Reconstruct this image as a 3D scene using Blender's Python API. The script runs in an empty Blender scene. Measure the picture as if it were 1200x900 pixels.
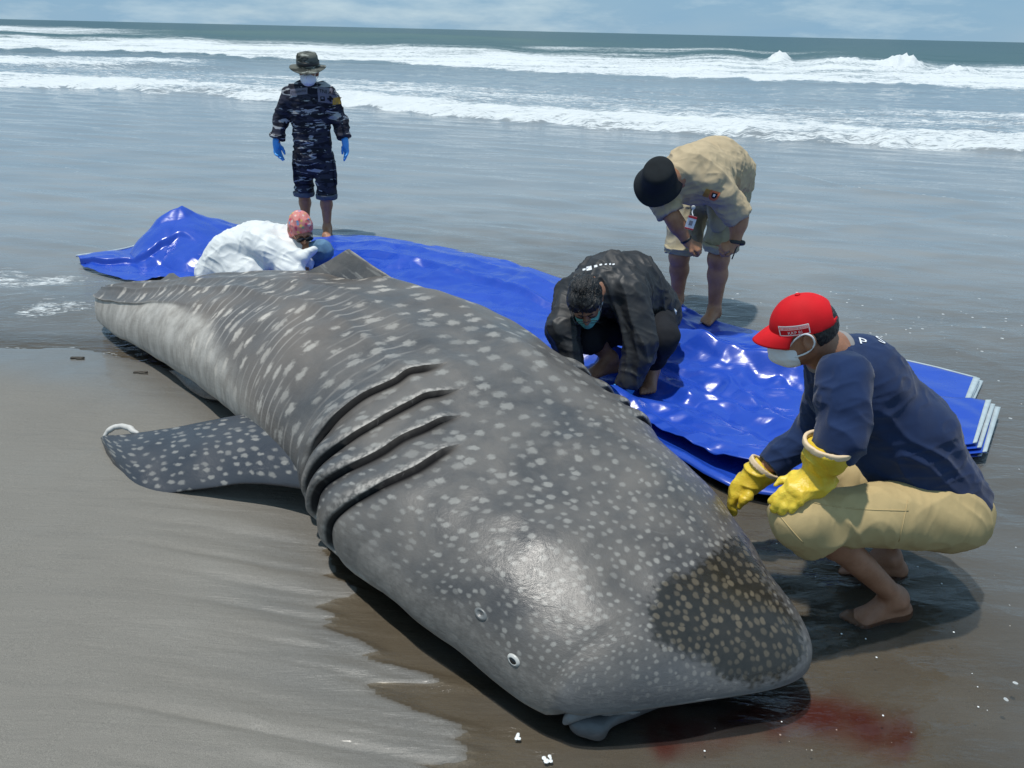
import bpy, math, random
import numpy as np
from mathutils import Vector, Matrix
from mathutils.bvhtree import BVHTree

random.seed(7)
rng = np.random.default_rng(7)
scn = bpy.context.scene
COL = scn.collection

# ------------------------------------------------------------------ camera
F_PX, CAM_H = 901.0, 1.9                      # focal length for a 1200 px wide frame
PITCH, ROLL = math.atan(414 / F_PX), math.atan(27.5 / 1200)


def _rx(a):
    c, s = math.cos(a), math.sin(a)
    return np.array([[1, 0, 0], [0, c, -s], [0, s, c]])


def _rz(a):
    c, s = math.cos(a), math.sin(a)
    return np.array([[c, -s, 0], [s, c, 0], [0, 0, 1]])


RC = _rx(math.pi / 2 - PITCH) @ _rz(ROLL)
CC = np.array([0.0, 0.0, CAM_H])
cam_d = bpy.data.cameras.new("camera")
cam_d.sensor_width = 36
cam_d.sensor_fit = 'HORIZONTAL'
cam_d.lens = F_PX / 1200 * 36
cam_d.clip_start, cam_d.clip_end = 0.05, 20000
cam = bpy.data.objects.new("camera", cam_d)
COL.objects.link(cam)
M4 = Matrix([list(RC[0]) + [0], list(RC[1]) + [0], list(RC[2]) + [CAM_H], [0, 0, 0, 1]])
cam.matrix_world = M4
scn.camera = cam

# ------------------------------------------------------------------ light
SUN_EL, SUN_AZ = math.radians(80), math.radians(-100)     # azimuth clockwise from +Y
SUN_DIR = np.array([math.sin(SUN_AZ) * math.cos(SUN_EL), math.cos(SUN_AZ) * math.cos(SUN_EL), math.sin(SUN_EL)])
sd = bpy.data.lights.new("sun", 'SUN')
sd.energy, sd.angle, sd.color = 3.1, math.radians(1.5), (1.0, 0.96, 0.89)
so = bpy.data.objects.new("sun", sd)
so.rotation_euler = Vector(SUN_DIR).to_track_quat('Z', 'Y').to_euler()
so.location = (6, 8, 12)
COL.objects.link(so)

world = bpy.data.worlds.new("World")
scn.world = world
world.use_nodes = True
wt = world.node_tree
wt.nodes.clear()
_o = wt.nodes.new('ShaderNodeOutputWorld')
_b = wt.nodes.new('ShaderNodeBackground')
_b.inputs['Strength'].default_value = 0.10
_s = wt.nodes.new('ShaderNodeTexSky')
_s.sky_type = 'NISHITA'
_s.sun_disc = False
_s.sun_elevation, _s.sun_rotation = SUN_EL, SUN_AZ
_s.air_density, _s.dust_density, _s.ozone_density = 1.0, 0.0, 2.5
_tc = wt.nodes.new('ShaderNodeTexCoord')
_mp = wt.nodes.new('ShaderNodeMapping')
_mp.inputs['Scale'].default_value = (1.6, 1.6, 7.0)
_n = wt.nodes.new('ShaderNodeTexNoise')
_n.inputs['Scale'].default_value, _n.inputs['Detail'].default_value, _n.inputs['Roughness'].default_value = 2.6, 7, 0.55
_r = wt.nodes.new('ShaderNodeValToRGB')
_r.color_ramp.elements[0].position, _r.color_ramp.elements[0].color = 0.36, (0.90, 0.90, 0.90, 1)
_r.color_ramp.elements[1].position, _r.color_ramp.elements[1].color = 0.70, (1.0, 1.0, 1.0, 1)
_m = wt.nodes.new('ShaderNodeMix')
_m.data_type = 'RGBA'
_n2 = wt.nodes.new('ShaderNodeTexNoise')
_n2.inputs['Scale'].default_value, _n2.inputs['Detail'].default_value, _n2.inputs['Roughness'].default_value = 4.0, 8, 0.6
_r2 = wt.nodes.new('ShaderNodeValToRGB')                # cloud brightness, in the sky texture's units / 10
_r2.color_ramp.elements[0].position, _r2.color_ramp.elements[0].color = 0.47, (0.215, 0.372, 0.520, 1)
_r2.color_ramp.elements[1].position, _r2.color_ramp.elements[1].color = 0.74, (0.44, 0.57, 0.65, 1)
_sc = wt.nodes.new('ShaderNodeVectorMath')
_sc.operation = 'SCALE'
_sc.inputs['Scale'].default_value = 10.0
L = wt.links.new
L(_tc.outputs['Generated'], _mp.inputs['Vector'])
L(_mp.outputs['Vector'], _n.inputs['Vector'])
L(_n.outputs['Fac'], _r.inputs['Fac'])
L(_r.outputs['Color'], [k for k in _m.inputs if k.name == 'Factor' and k.type == 'VALUE'][0])
L(_mp.outputs['Vector'], _n2.inputs['Vector'])
L(_n2.outputs['Fac'], _r2.inputs['Fac'])
L(_r2.outputs['Color'], _sc.inputs[0])
L(_sc.outputs[0], [k for k in _m.inputs if k.name == 'B' and k.type == 'RGBA'][0])
L(_s.outputs['Color'], [k for k in _m.inputs if k.name == 'A' and k.type == 'RGBA'][0])
L([k for k in _m.outputs if k.type == 'RGBA'][0], _b.inputs['Color'])
L(_b.outputs['Background'], _o.inputs['Surface'])

scn.view_settings.view_transform = 'Standard'
scn.view_settings.look = 'None'
scn.view_settings.exposure = 0.20
scn.view_settings.gamma = 1.0
scn.render.engine = 'CYCLES'
scn.cycles.max_bounces = 6
scn.cycles.transparent_max_bounces = 8
scn.cycles.caustics_reflective = False
scn.cycles.caustics_refractive = False
scn.cycles.use_denoising = True


# ------------------------------------------------------------------ maths helpers
def proj(P):
    q = (np.asarray(P, float) - CC) @ RC
    dz = np.where(q[..., 2] < -1e-3, -q[..., 2], 1e-3)
    return np.stack([600 + F_PX * q[..., 0] / dz, 450 - F_PX * q[..., 1] / dz], -1)


def _ray(x, y):
    return RC @ np.array([(x - 600) / F_PX, -(y - 450) / F_PX, -1.0])


def at(x, y, Y):
    """point at distance Y from the camera that is seen at photo pixel x, y"""
    d = _ray(x, y)
    return CC + d * Y / d[1]


def gnd(x, y, z=0.0):
    d = _ray(x, y)
    return CC + d * (z - CAM_H) / d[2]


def V(*a):
    return np.array(a, float)


def nrm(v):
    v = np.asarray(v, float)
    return v / (np.linalg.norm(v) + 1e-12)


def sstep(a, b, x):
    t = np.clip((np.asarray(x, float) - a) / (b - a), 0, 1)
    return t * t * (3 - 2 * t)


def _hash(i, j, k, seed):
    n = (i * 374761393 + j * 668265263 + k * 2147483647 + seed * 974634777) & 0xFFFFFFFF
    n = ((n ^ (n >> 13)) * 1274126177) & 0xFFFFFFFF
    n = ((n ^ (n >> 16)) * 2246822519) & 0xFFFFFFFF
    return ((n ^ (n >> 15)) & 0xFFFFFF).astype(np.float32) / float(0xFFFFFF) * 2 - 1


def vnoise(p, seed=0):
    """smooth value noise in -1..1, p is (..., 2) or (..., 3)"""
    p = np.asarray(p, float)
    if p.shape[-1] == 2:
        i = np.floor(p).astype(np.int64)
        f = p - i
        f = f * f * f * (f * (f * 6 - 15) + 10)
        z = np.zeros_like(i[..., 0])
        a, b = i[..., 0], i[..., 1]
        n00, n10 = _hash(a, b, z, seed), _hash(a + 1, b, z, seed)
        n01, n11 = _hash(a, b + 1, z, seed), _hash(a + 1, b + 1, z, seed)
        u, v = f[..., 0], f[..., 1]
        return (n00 * (1 - u) + n10 * u) * (1 - v) + (n01 * (1 - u) + n11 * u) * v
    i = np.floor(p).astype(np.int64)
    f = p - i
    f = f * f * f * (f * (f * 6 - 15) + 10)
    out = 0
    for dx in (0, 1):
        for dy in (0, 1):
            for dz in (0, 1):
                w = (f[..., 0] if dx else 1 - f[..., 0]) * (f[..., 1] if dy else 1 - f[..., 1]) * (f[..., 2] if dz else 1 - f[..., 2])
                out = out + w * _hash(i[..., 0] + dx, i[..., 1] + dy, i[..., 2] + dz, seed)
    return out


def fbm(p, oct=4, seed=0, gain=0.5):
    p = np.asarray(p, float)
    s, a, t = 0, 1.0, 0
    for o in range(oct):
        s = s + a * vnoise(p * 2.03 ** o + 17.3 * o, seed + o)
        t += a
        a *= gain
    return s / t


def polydist(P, poly):
    """signed distance (negative inside) of 2-D points to a closed polygon"""
    P = np.asarray(P, float)
    poly = np.asarray(poly, float)
    best = np.full(P.shape[0], 1e9)
    ins = np.zeros(P.shape[0], bool)
    for a, b in zip(poly, np.roll(poly, -1, 0)):
        ab = b - a
        t = np.clip(((P - a) @ ab) / (ab @ ab), 0, 1)
        best = np.minimum(best, np.linalg.norm(P - a - t[:, None] * ab, axis=1))
        c = ((a[1] > P[:, 1]) != (b[1] > P[:, 1]))
        xi = a[0] + (P[:, 1] - a[1]) / ((b[1] - a[1]) if b[1] != a[1] else 1e-9) * ab[0]
        ins ^= c & (P[:, 0] < xi)
    return np.where(ins, -best, best)


# ------------------------------------------------------------------ object helpers
def link(name, me, mat=None, parent=None):
    o = bpy.data.objects.new(name, me)
    COL.objects.link(o)
    if mat is not None:
        me.materials.clear()
        me.materials.append(mat)
    if parent is not None:
        o.parent = parent
        o.matrix_parent_inverse = parent.matrix_basis.inverted()
    return o


def np_mesh(name, v, quads=None, tris=None, smooth=True):
    me = bpy.data.meshes.new(name)
    v = np.asarray(v, np.float32)
    me.vertices.add(len(v))
    me.vertices.foreach_set('co', v.ravel())
    faces = []
    nq = 0 if quads is None else len(quads)
    nt = 0 if tris is None else len(tris)
    loops = np.concatenate(([np.asarray(quads, np.int32).ravel()] if nq else []) + ([np.asarray(tris, np.int32).ravel()] if nt else []))
    me.loops.add(len(loops))
    me.loops.foreach_set('vertex_index', loops)
    me.polygons.add(nq + nt)
    st = np.concatenate([np.arange(nq) * 4, nq * 4 + np.arange(nt) * 3]).astype(np.int32)
    me.polygons.foreach_set('loop_start', st)
    me.polygons.foreach_set('use_smooth', np.full(nq + nt, smooth, bool))
    me.update(calc_edges=True)
    me.validate()
    return me


def attr(me, name, vals, kind='FLOAT'):
    a = me.attributes.new(name, kind, 'POINT')
    if kind == 'FLOAT':
        a.data.foreach_set('value', np.asarray(vals, np.float32).ravel())
    else:
        a.data.foreach_set('vector', np.asarray(vals, np.float32).ravel())


def grid_quads(nr, nc, close=False, flip=False):
    r, c = np.meshgrid(np.arange(nr - 1), np.arange(nc if close else nc - 1), indexing='ij')
    c2 = (c + 1) % nc
    q = np.stack([r * nc + c, r * nc + c2, (r + 1) * nc + c2, (r + 1) * nc + c], -1).reshape(-1, 4)
    return q[:, ::-1] if flip else q


def thing(name, label, cat, loc, group=None):
    o = bpy.data.objects.new(name, None)
    o.empty_display_size = 0.1
    o.location = tuple(loc)
    COL.objects.link(o)
    o['label'], o['category'] = label, cat
    if group:
        o['group'] = group
    return o


def tube(pts, r, n=8, closed=False):
    """round tube along a polyline; r a number or one per point"""
    pts = np.asarray(pts, float)
    r = np.broadcast_to(np.asarray(r, float), (len(pts),))
    tg = np.gradient(pts, axis=0)
    if closed:
        tg = np.roll(pts, -1, 0) - np.roll(pts, 1, 0)
    vs = []
    up = V(0, 0, 1)
    for p, t, rr in zip(pts, tg, r):
        t = nrm(t)
        if abs(t @ up) > 0.95:
            up = V(1, 0, 0) if abs(t[0]) < 0.9 else V(0, 1, 0)
        a = nrm(np.cross(t, up))
        b = np.cross(a, t)
        up = b
        th = np.linspace(0, 2 * np.pi, n, endpoint=False)
        vs.append(p + rr * (np.cos(th)[:, None] * a + np.sin(th)[:, None] * b))
    v = np.concatenate(vs)
    q = grid_quads(len(pts), n, True)
    if closed:
        k = (len(pts) - 1) * n
        q = np.concatenate([q, [[k + i, k + (i + 1) % n, (i + 1) % n, i] for i in range(n)]])
        return v, q
    v = np.concatenate([v, pts[:1], pts[-1:]])
    k = (len(pts) - 1) * n
    t = [[len(v) - 2, (i + 1) % n, i] for i in range(n)] + [[len(v) - 1, k + i, k + (i + 1) % n] for i in range(n)]
    return v, q, np.array(t)


def tube_obj(name, pts, r, mat, parent=None, n=8):
    v, q, t = tube(pts, r, n)
    return link(name, np_mesh(name, v, q, t), mat, parent)


def spline(pts, n):
    pts = np.asarray(pts, float)
    k = len(pts)
    u = np.linspace(0, k - 1, n)
    i = np.clip(u.astype(int), 0, k - 2)
    f = (u - i)[:, None]
    g = lambda j: pts[np.clip(j, 0, k - 1)]
    p0, p1, p2, p3 = g(i - 1), g(i), g(i + 1), g(i + 2)
    p0 = np.where((i == 0)[:, None], 2 * p1 - p2, p0)
    p3 = np.where((i == k - 2)[:, None], 2 * p2 - p1, p3)
    return .5 * (2 * p1 + (p2 - p0) * f + (2 * p0 - 5 * p1 + 4 * p2 - p3) * f ** 2 + (-p0 + 3 * p1 - 3 * p2 + p3) * f ** 3)


# ------------------------------------------------------------------ soft-body modelling: blended solids -> one mesh
def Cn(a, b, ra, rb=None, k=0.03, flat=None, clip=None, hollow=0, sub=False):
    return dict(t='c', a=np.asarray(a, float), b=np.asarray(b, float), ra=ra, rb=ra if rb is None else rb, k=k, flat=flat, clip=clip or [], hollow=hollow, sub=sub)


def El(c, rad, ax=None, k=0.03, clip=None, hollow=0, sub=False):
    return dict(t='e', c=np.asarray(c, float), rad=np.asarray(rad, float), ax=np.eye(3) if ax is None else np.asarray(ax, float), k=k, clip=clip or [], hollow=hollow, sub=sub)


def chain(pts, rads, **kw):
    return [Cn(pts[i], pts[i + 1], rads[i], rads[i + 1], **kw) for i in range(len(pts) - 1)]


def _box(p):
    if p['t'] == 'c':
        m = max(p['ra'], p['rb'])
        return np.minimum(p['a'], p['b']) - m, np.maximum(p['a'], p['b']) + m
    m = np.abs(p['ax'].T) @ p['rad']
    return p['c'] - m, p['c'] + m


def solid(prims, h, smooth=1):
    lo = np.min([_box(p)[0] for p in prims if not p['sub']], 0) - 4 * h
    hi = np.max([_box(p)[1] for p in prims if not p['sub']], 0) + 4 * h
    n = np.ceil((hi - lo) / h).astype(int) + 1
    f = np.full(n, 1.0, np.float32)
    ax = [(lo[i] + h * np.arange(n[i])).astype(np.float32) for i in range(3)]
    for p in prims:
        b0, b1 = _box(p)
        mg = p['k'] + 3 * h
        s = [slice(max(0, int((b0[i] - mg - lo[i]) / h)), min(n[i], int((b1[i] + mg - lo[i]) / h) + 2)) for i in range(3)]
        X, Y, Z = ax[0][s[0]][:, None, None], ax[1][s[1]][None, :, None], ax[2][s[2]][None, None, :]
        if X.size == 0 or Y.size == 0 or Z.size == 0:
            continue
        if p['t'] == 'c':
            a, b = p['a'], p['b']
            if p['flat'] is not None:                      # squash round the segment along one axis
                fx, fa = nrm(p['flat'][0]), p['flat'][1]
                g = 1.0 / fa - 1.0
                m0 = a
                w = ((X - m0[0]) * fx[0] + (Y - m0[1]) * fx[1] + (Z - m0[2]) * fx[2]) * g
                X, Y, Z = X + w * fx[0], Y + w * fx[1], Z + w * fx[2]
                b = b + fx * (((b - m0) @ fx) * g)
            ab = b - a
            dd = float(ab @ ab) + 1e-12
            t = np.clip(((X - a[0]) * ab[0] + (Y - a[1]) * ab[1] + (Z - a[2]) * ab[2]) / dd, 0, 1)
            d = np.sqrt((X - a[0] - t * ab[0]) ** 2 + (Y - a[1] - t * ab[1]) ** 2 + (Z - a[2] - t * ab[2]) ** 2) - (p['ra'] + t * (p['rb'] - p['ra']))
            if p['flat'] is not None:
                d = d * min(1.0, fa * 1.15)
                X, Y, Z = ax[0][s[0]][:, None, None], ax[1][s[1]][None, :, None], ax[2][s[2]][None, None, :]
        else:
            q = [((X - p['c'][0]) * p['ax'][i][0] + (Y - p['c'][1]) * p['ax'][i][1] + (Z - p['c'][2]) * p['ax'][i][2]) / p['rad'][i] for i in range(3)]
            k0 = np.sqrt(q[0] ** 2 + q[1] ** 2 + q[2] ** 2) + 1e-9
            k1 = np.sqrt((q[0] / p['rad'][0]) ** 2 + (q[1] / p['rad'][1]) ** 2 + (q[2] / p['rad'][2]) ** 2) + 1e-9
            d = k0 * (k0 - 1) / k1
        if p['hollow']:
            d = np.maximum(d, -(d + p['hollow']))
        for (cq, cn) in p['clip']:
            cn = nrm(cn)
            d = np.maximum(d, (X - cq[0]) * cn[0] + (Y - cq[1]) * cn[1] + (Z - cq[2]) * cn[2])
        sub = f[s[0], s[1], s[2]]
        k = max(p['k'], 1e-4)
        if p['sub']:
            d = -d
            hh = np.clip(0.5 - 0.5 * (sub - d) / k, 0, 1)
            f[s[0], s[1], s[2]] = sub * (1 - hh) + d * hh + k * hh * (1 - hh)
        else:
            hh = np.clip(0.5 + 0.5 * (sub - d) / k, 0, 1)
            f[s[0], s[1], s[2]] = sub * (1 - hh) + d * hh - k * hh * (1 - hh)
    # naive surface nets
    ins = f < 0
    cnt = np.zeros(tuple(n - 1), np.int8)
    for i in (0, 1):
        for j in (0, 1):
            for k in (0, 1):
                cnt += ins[i:n[0] - 1 + i, j:n[1] - 1 + j, k:n[2] - 1 + k]
    act = np.argwhere((cnt > 0) & (cnt < 8))
    idx = np.full(tuple(n - 1), -1, np.int32)
    idx[act[:, 0], act[:, 1], act[:, 2]] = np.arange(len(act))
    val = {}
    for c in range(8):
        o = (c & 1, (c >> 1) & 1, (c >> 2) & 1)
        val[c] = f[act[:, 0] + o[0], act[:, 1] + o[1], act[:, 2] + o[2]]
    acc = np.zeros((len(act), 3))
    num = np.zeros(len(act))
    for c in range(8):
        for b in range(3):
            if not (c >> b) & 1:
                e = c | (1 << b)
                va, vb = val[c], val[e]
                m = (va < 0) != (vb < 0)
                t = np.where(m, va / np.where(m, va - vb, 1), 0)
                o = np.array([c & 1, (c >> 1) & 1, (c >> 2) & 1], float)
                pt = np.repeat(o[None], len(act), 0)
                pt[:, b] += t
                acc += pt * m[:, None]
                num += m
    v = (act + acc / num[:, None]) * h + lo
    quads = []
    for b in range(3):
        i1, i2 = [(1, 2), (2, 0), (0, 1)][b]
        sl0 = [slice(1, n[0] - 1)] * 3
        A = [slice(1, n[i] - 1) for i in range(3)]
        B = [slice(1, n[i] - 1) for i in range(3)]
        A[b] = slice(0, n[b] - 1)
        B[b] = slice(1, n[b])
        a_in, b_in = ins[tuple(A)], ins[tuple(B)]
        for sign, m in ((1, a_in & ~b_in), (0, ~a_in & b_in)):
            g = np.argwhere(m)
            off = np.ones(3, int)
            off[b] = 0
            g = g + off
            e1, e2 = np.zeros(3, int), np.zeros(3, int)
            e1[i1], e2[i2] = 1, 1
            q = np.stack([idx[tuple((g - e1 - e2).T)], idx[tuple((g - e2).T)], idx[tuple(g.T)], idx[tuple((g - e1).T)]], -1)
            quads.append(q if sign else q[:, ::-1])
    q = np.concatenate(quads)
    q = q[(q >= 0).all(1)]
    for _ in range(smooth):
        v = relax(v, q, 0.5)
    return v, q


def relax(v, q, w=0.5):
    s = np.zeros_like(v)
    c = np.zeros(len(v))
    for a, b in ((0, 1), (1, 2), (2, 3), (3, 0)):
        for x, y in ((a, b), (b, a)):
            for k in range(3):
                s[:, k] += np.bincount(q[:, x], v[q[:, y], k], len(v))
            c += np.bincount(q[:, x], minlength=len(v))
    return v * (1 - w) + w * s / np.maximum(c, 1)[:, None]


def vnormals(v, q):
    fn = np.cross(v[q[:, 2]] - v[q[:, 0]], v[q[:, 3]] - v[q[:, 1]])
    n = np.zeros_like(v)
    for a in range(4):
        for k in range(3):
            n[:, k] += np.bincount(q[:, a], fn[:, k], len(v))
    return n / (np.linalg.norm(n, axis=1)[:, None] + 1e-12)


def soft(name, prims, h, mat, parent=None, folds=None, smooth=1, extra=None):
    """folds: list of (amplitude, frequency vector, seed, sharp)"""
    v, q = solid(prims, h, smooth)
    if folds:
        n = vnormals(v, q)
        d = 0
        for (amp, fr, seed, sharp) in folds:
            w = vnoise(v * 5 + 3.1, seed + 50)[:, None] * 0.35
            z = vnoise(v @ np.asarray(fr, float) + w if np.ndim(fr) == 2 else v * np.asarray(fr, float) + w, seed)
            if sharp:
                z = 1 - 2.2 * np.abs(z) ** 0.8
            d = d + amp * z
        v = v + n * np.asarray(d)[:, None]
    if extra is not None:
        v = extra(v, vnormals(v, q))
    me = np_mesh(name, v, q)
    o = link(name, me, mat, parent)
    return o


def fold_axis(axis, along, across):
    """frequency matrix: noise that varies slowly along one direction, fast across it"""
    a = nrm(axis)
    b = nrm(np.cross(a, V(0.3, 0.5, 0.8)))
    c = np.cross(a, b)
    return np.stack([a * along, b * across, c * across], 1)


# ------------------------------------------------------------------ material helpers
class NT:
    def __init__(self, name):
        self.m = bpy.data.materials.new(name)
        self.m.use_nodes = True
        self.t = self.m.node_tree
        self.t.nodes.clear()
        self.out = self.t.nodes.new('ShaderNodeOutputMaterial')

    def n(self, kind, **kw):
        nd = self.t.nodes.new('ShaderNode' + kind)
        for k, v in kw.items():
            k2 = k.replace('_', ' ')
            if k in nd.bl_rna.properties and k not in ('name',):
                setattr(nd, k, v)
            else:
                nm = next((s for s in nd.inputs if s.name.lower() == k2.lower() and s.enabled), None)
                if nm is None:
                    raise KeyError(kind + ':' + k)
                self.set(nm, v)
        return nd

    def set(self, sock, v):
        if isinstance(v, bpy.types.NodeSocket):
            self.t.links.new(v, sock)
        elif isinstance(v, bpy.types.Node):
            self.t.links.new(v.outputs[0], sock)
        else:
            if sock.type == 'RGBA' and len(v) == 3:
                v = (*v, 1)
            sock.default_value = v

    def math(self, op, a, b=0.0, c=None, clamp=False):
        nd = self.t.nodes.new('ShaderNodeMath')
        nd.operation, nd.use_clamp = op, clamp
        self.set(nd.inputs[0], a)
        self.set(nd.inputs[1], b)
        if c is not None:
            self.set(nd.inputs[2], c)
        return nd.outputs[0]

    def mix(self, f, a, b):
        nd = self.t.nodes.new('ShaderNodeMix')
        nd.data_type = 'RGBA'
        self.set(nd.inputs['Factor'], f)
        self.set([s for s in nd.inputs if s.name == 'A' and s.type == 'RGBA'][0], a)
        self.set([s for s in nd.inputs if s.name == 'B' and s.type == 'RGBA'][0], b)
        return [s for s in nd.outputs if s.type == 'RGBA'][0]

    def ramp(self, f, a, b, lo=0.0, hi=1.0, smooth=True):
        nd = self.t.nodes.new('ShaderNodeMapRange')
        nd.interpolation_type = 'SMOOTHSTEP' if smooth else 'LINEAR'
        self.set(nd.inputs['Value'], f)
        self.set(nd.inputs['From Min'], a)
        self.set(nd.inputs['From Max'], b)
        self.set(nd.inputs['To Min'], lo)
        self.set(nd.inputs['To Max'], hi)
        return nd.outputs[0]

    def attr(self, name, out='Fac'):
        nd = self.t.nodes.new('ShaderNodeAttribute')
        nd.attribute_name = name
        return nd.outputs[out]

    def obj(self, scale=(1, 1, 1)):
        tc = self.t.nodes.new('ShaderNodeTexCoord')
        mp = self.t.nodes.new('ShaderNodeMapping')
        self.t.links.new(tc.outputs['Object'], mp.inputs['Vector'])
        mp.inputs['Scale'].default_value = scale
        return mp.outputs[0]

    def noise(self, vec, scale, detail=3, rough=0.5, dist=0.0):
        nd = self.n('TexNoise', Scale=scale, Detail=detail, Roughness=rough, Distortion=dist)
        if vec is not None:
            self.set(nd.inputs['Vector'], vec)
        return nd.outputs['Fac']

    def bump(self, h, strength, dist, normal=None):
        nd = self.n('Bump', Strength=strength, Distance=dist, Height=h)
        if normal is not None:
            self.set(nd.inputs['Normal'], normal)
        return nd.outputs[0]

    def done(self, shader):
        self.t.links.new(shader if isinstance(shader, bpy.types.NodeSocket) else shader.outputs[0], self.out.inputs['Surface'])
        return self.m


def cloth(name, col, var=0.12, rough=0.85, weave=900, bump=0.15, col2=None, spec=0.25, sheen=0.0, wr=0.0):
    t = NT(name)
    c = t.obj()
    n = t.noise(c, 9, 4, 0.6)
    a = tuple(x * (1 - var) for x in col)
    b = tuple(min(1, x * (1 + var)) for x in (col2 or col))
    base = t.mix(t.ramp(n, 0.3, 0.7), a, b)
    hgt = t.noise(c, weave, 1)
    if wr:
        hgt = t.math('ADD', hgt, t.math('MULTIPLY', t.noise(c, 34, 3, 0.55, 0.6), wr))
    p = t.n('BsdfPrincipled', Base_Color=base, Roughness=rough, Normal=t.bump(hgt, bump, 0.002))
    p.inputs['Specular IOR Level'].default_value = spec
    if sheen:
        p.inputs['Sheen Weight'].default_value = sheen
    return t.done(p)


def plain(name, col, rough=0.5, spec=0.5, metal=0.0, var=0.1, scale=30, bump=0.0):
    t = NT(name)
    c = t.obj()
    n = t.noise(c, scale, 3)
    base = t.mix(n, tuple(x * (1 - var) for x in col), tuple(min(1, x * (1 + var)) for x in col))
    p = t.n('BsdfPrincipled', Base_Color=base, Roughness=rough, Metallic=metal)
    p.inputs['Specular IOR Level'].default_value = spec
    if bump:
        t.set(p.inputs['Normal'], t.bump(t.noise(c, scale * 4, 3), bump, 0.003))
    return t.done(p)


# ================================================================== SETTING: sand and sea
EXPOSED = np.array([gnd(*p)[:2] for p in [(-420, 398), (-60, 402), (60, 409), (130, 419), (230, 445), (330, 520), (400, 600), (396, 650), (392, 690), (405, 735), (425, 765), (445, 795), (470, 815), (490, 842), (508, 872), (522, 900), (530, 1000), (560, 1300)]] + [(-1.0, -2.5), (-9, -2.5), (-9, 4.0)])


def shore_sd(x, y):
    P = np.stack([x, y], -1)
    sd = polydist(P, EXPOSED)
    r = P[:, 0] * 0.16 + P[:, 1]                     # rills run a little downhill towards +x
    sp = np.abs(vnoise(np.stack([P[:, 0] * 1.1, r * 11], -1), 5)) * 0.20 + vnoise(np.stack([P[:, 0] * 3.2, r * 30], -1), 9) * 0.035
    near = sstep(3.4, 2.5, P[:, 1])
    return sd - near * (sp - 0.07) + (1 - near) * 0.05 * vnoise(P * 2.2, 3)


def sand_height(x, y):
    sd = shore_sd(x, y)
    z = np.where(sd < 0, 0.006 + 0.045 * sstep(0, -0.9, sd), -0.012 * sstep(0, 0.10, sd))
    z = z - 0.055 * sstep(0.8, 1.6, x) * sstep(3.4, 2.2, y) - 0.022 * sstep(0.2, 0.9, x) * sstep(2.6, 1.2, y)
    z = z - np.clip(y - 4.6, 0, 60) * 0.02 * sstep(0, 0.6, sd)
    P = np.stack([x, y], -1)
    r = x * 0.16 + y
    rill = vnoise(np.stack([x * 1.0, r * 26], -1), 12)
    near = np.exp(-((sd + 0.12) / 0.28) ** 2) * sstep(3.0, 2.3, y)
    z = z + 0.004 * vnoise(P * 1.7, 21) * (sd < 0) + 0.0022 * vnoise(P * 9, 22) * sstep(0, -0.2, sd)
    z = z - 0.0045 * near * np.maximum(0, 1 - 5 * np.abs(rill))
    return z, sd


def fan_grid(rows, ncol, ext):
    k = 26                                        # a few wide columns far out to both sides
    s = np.linspace(-1, 1, ncol - 2 * k)
    far_ = 1 + np.geomspace(0.006, 7.0, k)
    s = np.concatenate([-far_[::-1], s, far_])
    X = s[None, :] * (np.maximum(rows, 0) * ext + 2.6)[:, None]
    Y = np.repeat(rows[:, None], ncol, 1)
    return X, Y


rows = np.concatenate([np.linspace(-3, 0.9, 30, endpoint=False), CAM_H / np.tan(np.linspace(math.atan(CAM_H / 0.9), math.atan(CAM_H / 12.0), 430)), np.geomspace(13, 15000, 26)])
X, Y = fan_grid(rows, 470, 0.86)
zs, sds = sand_height(X.ravel(), Y.ravel())
zs = np.maximum(zs, -8)
me = np_mesh('sand', np.stack([X.ravel(), Y.ravel(), zs], -1), grid_quads(len(rows), 470))
attr(me, 'wet', sstep(-0.015, 0.03, sds))
attr(me, 'shoal', np.exp(-((sds + 0.10) / (0.22 + 0.12 * sstep(3.4, 4.0, Y.ravel()))) ** 2) * (sds < 0.03))
PS = proj(np.stack([X.ravel(), Y.ravel(), np.zeros(X.size)], -1))
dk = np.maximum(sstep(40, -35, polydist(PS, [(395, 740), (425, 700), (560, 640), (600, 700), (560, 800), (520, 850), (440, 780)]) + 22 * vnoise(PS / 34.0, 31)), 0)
attr(me, 'dark_patch', dk)  # ragged patch of darker sand beside the head
bl = np.exp(-(np.maximum(0, np.minimum.reduce([np.linalg.norm(np.cross(np.array([b[0] - a[0], b[1] - a[1], 0])[None] / np.hypot(b[0] - a[0], b[1] - a[1]), np.concatenate([PS - np.array(a), np.zeros((len(PS), 1))], 1)), axis=1) + 400 * ((PS - np.array(a)) @ np.array([b[0] - a[0], b[1] - a[1]]) < -900) + 400 * ((PS - np.array(b)) @ np.array([b[0] - a[0], b[1] - a[1]]) > 900) for a, b in [((800, 856), (890, 838)), ((890, 838), (970, 838)), ((970, 838), (1060, 864))]]) + 9 * vnoise(PS / 16.0, 41)) / 24.0) ** 2)
bl = bl * (Y.ravel() < 3) * (Y.ravel() > 1)
attr(me, 'blood', bl)
attr(me, 'film', np.exp(-((sds + 0.10) / 0.30) ** 2) * (sds < 0.03) * (0.15 + 0.85 * sstep(3.3, 4.0, Y.ravel())))
t = NT('damp_dark_sand')
c = t.obj()
big = t.noise(c, 1.6, 4, 0.55, 0.4)
mid = t.noise(t.obj((1.2, 9, 1)), 2.2, 4, 0.6, 0.3)
fine = t.noise(c, 420, 2, 0.6)
base = t.mix(big, (0.152, 0.139, 0.119), (0.200, 0.186, 0.163))
base = t.mix(t.math('MULTIPLY', t.ramp(mid, 0.54, 0.72), 0.20), base, (0.115, 0.108, 0.098))
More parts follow.
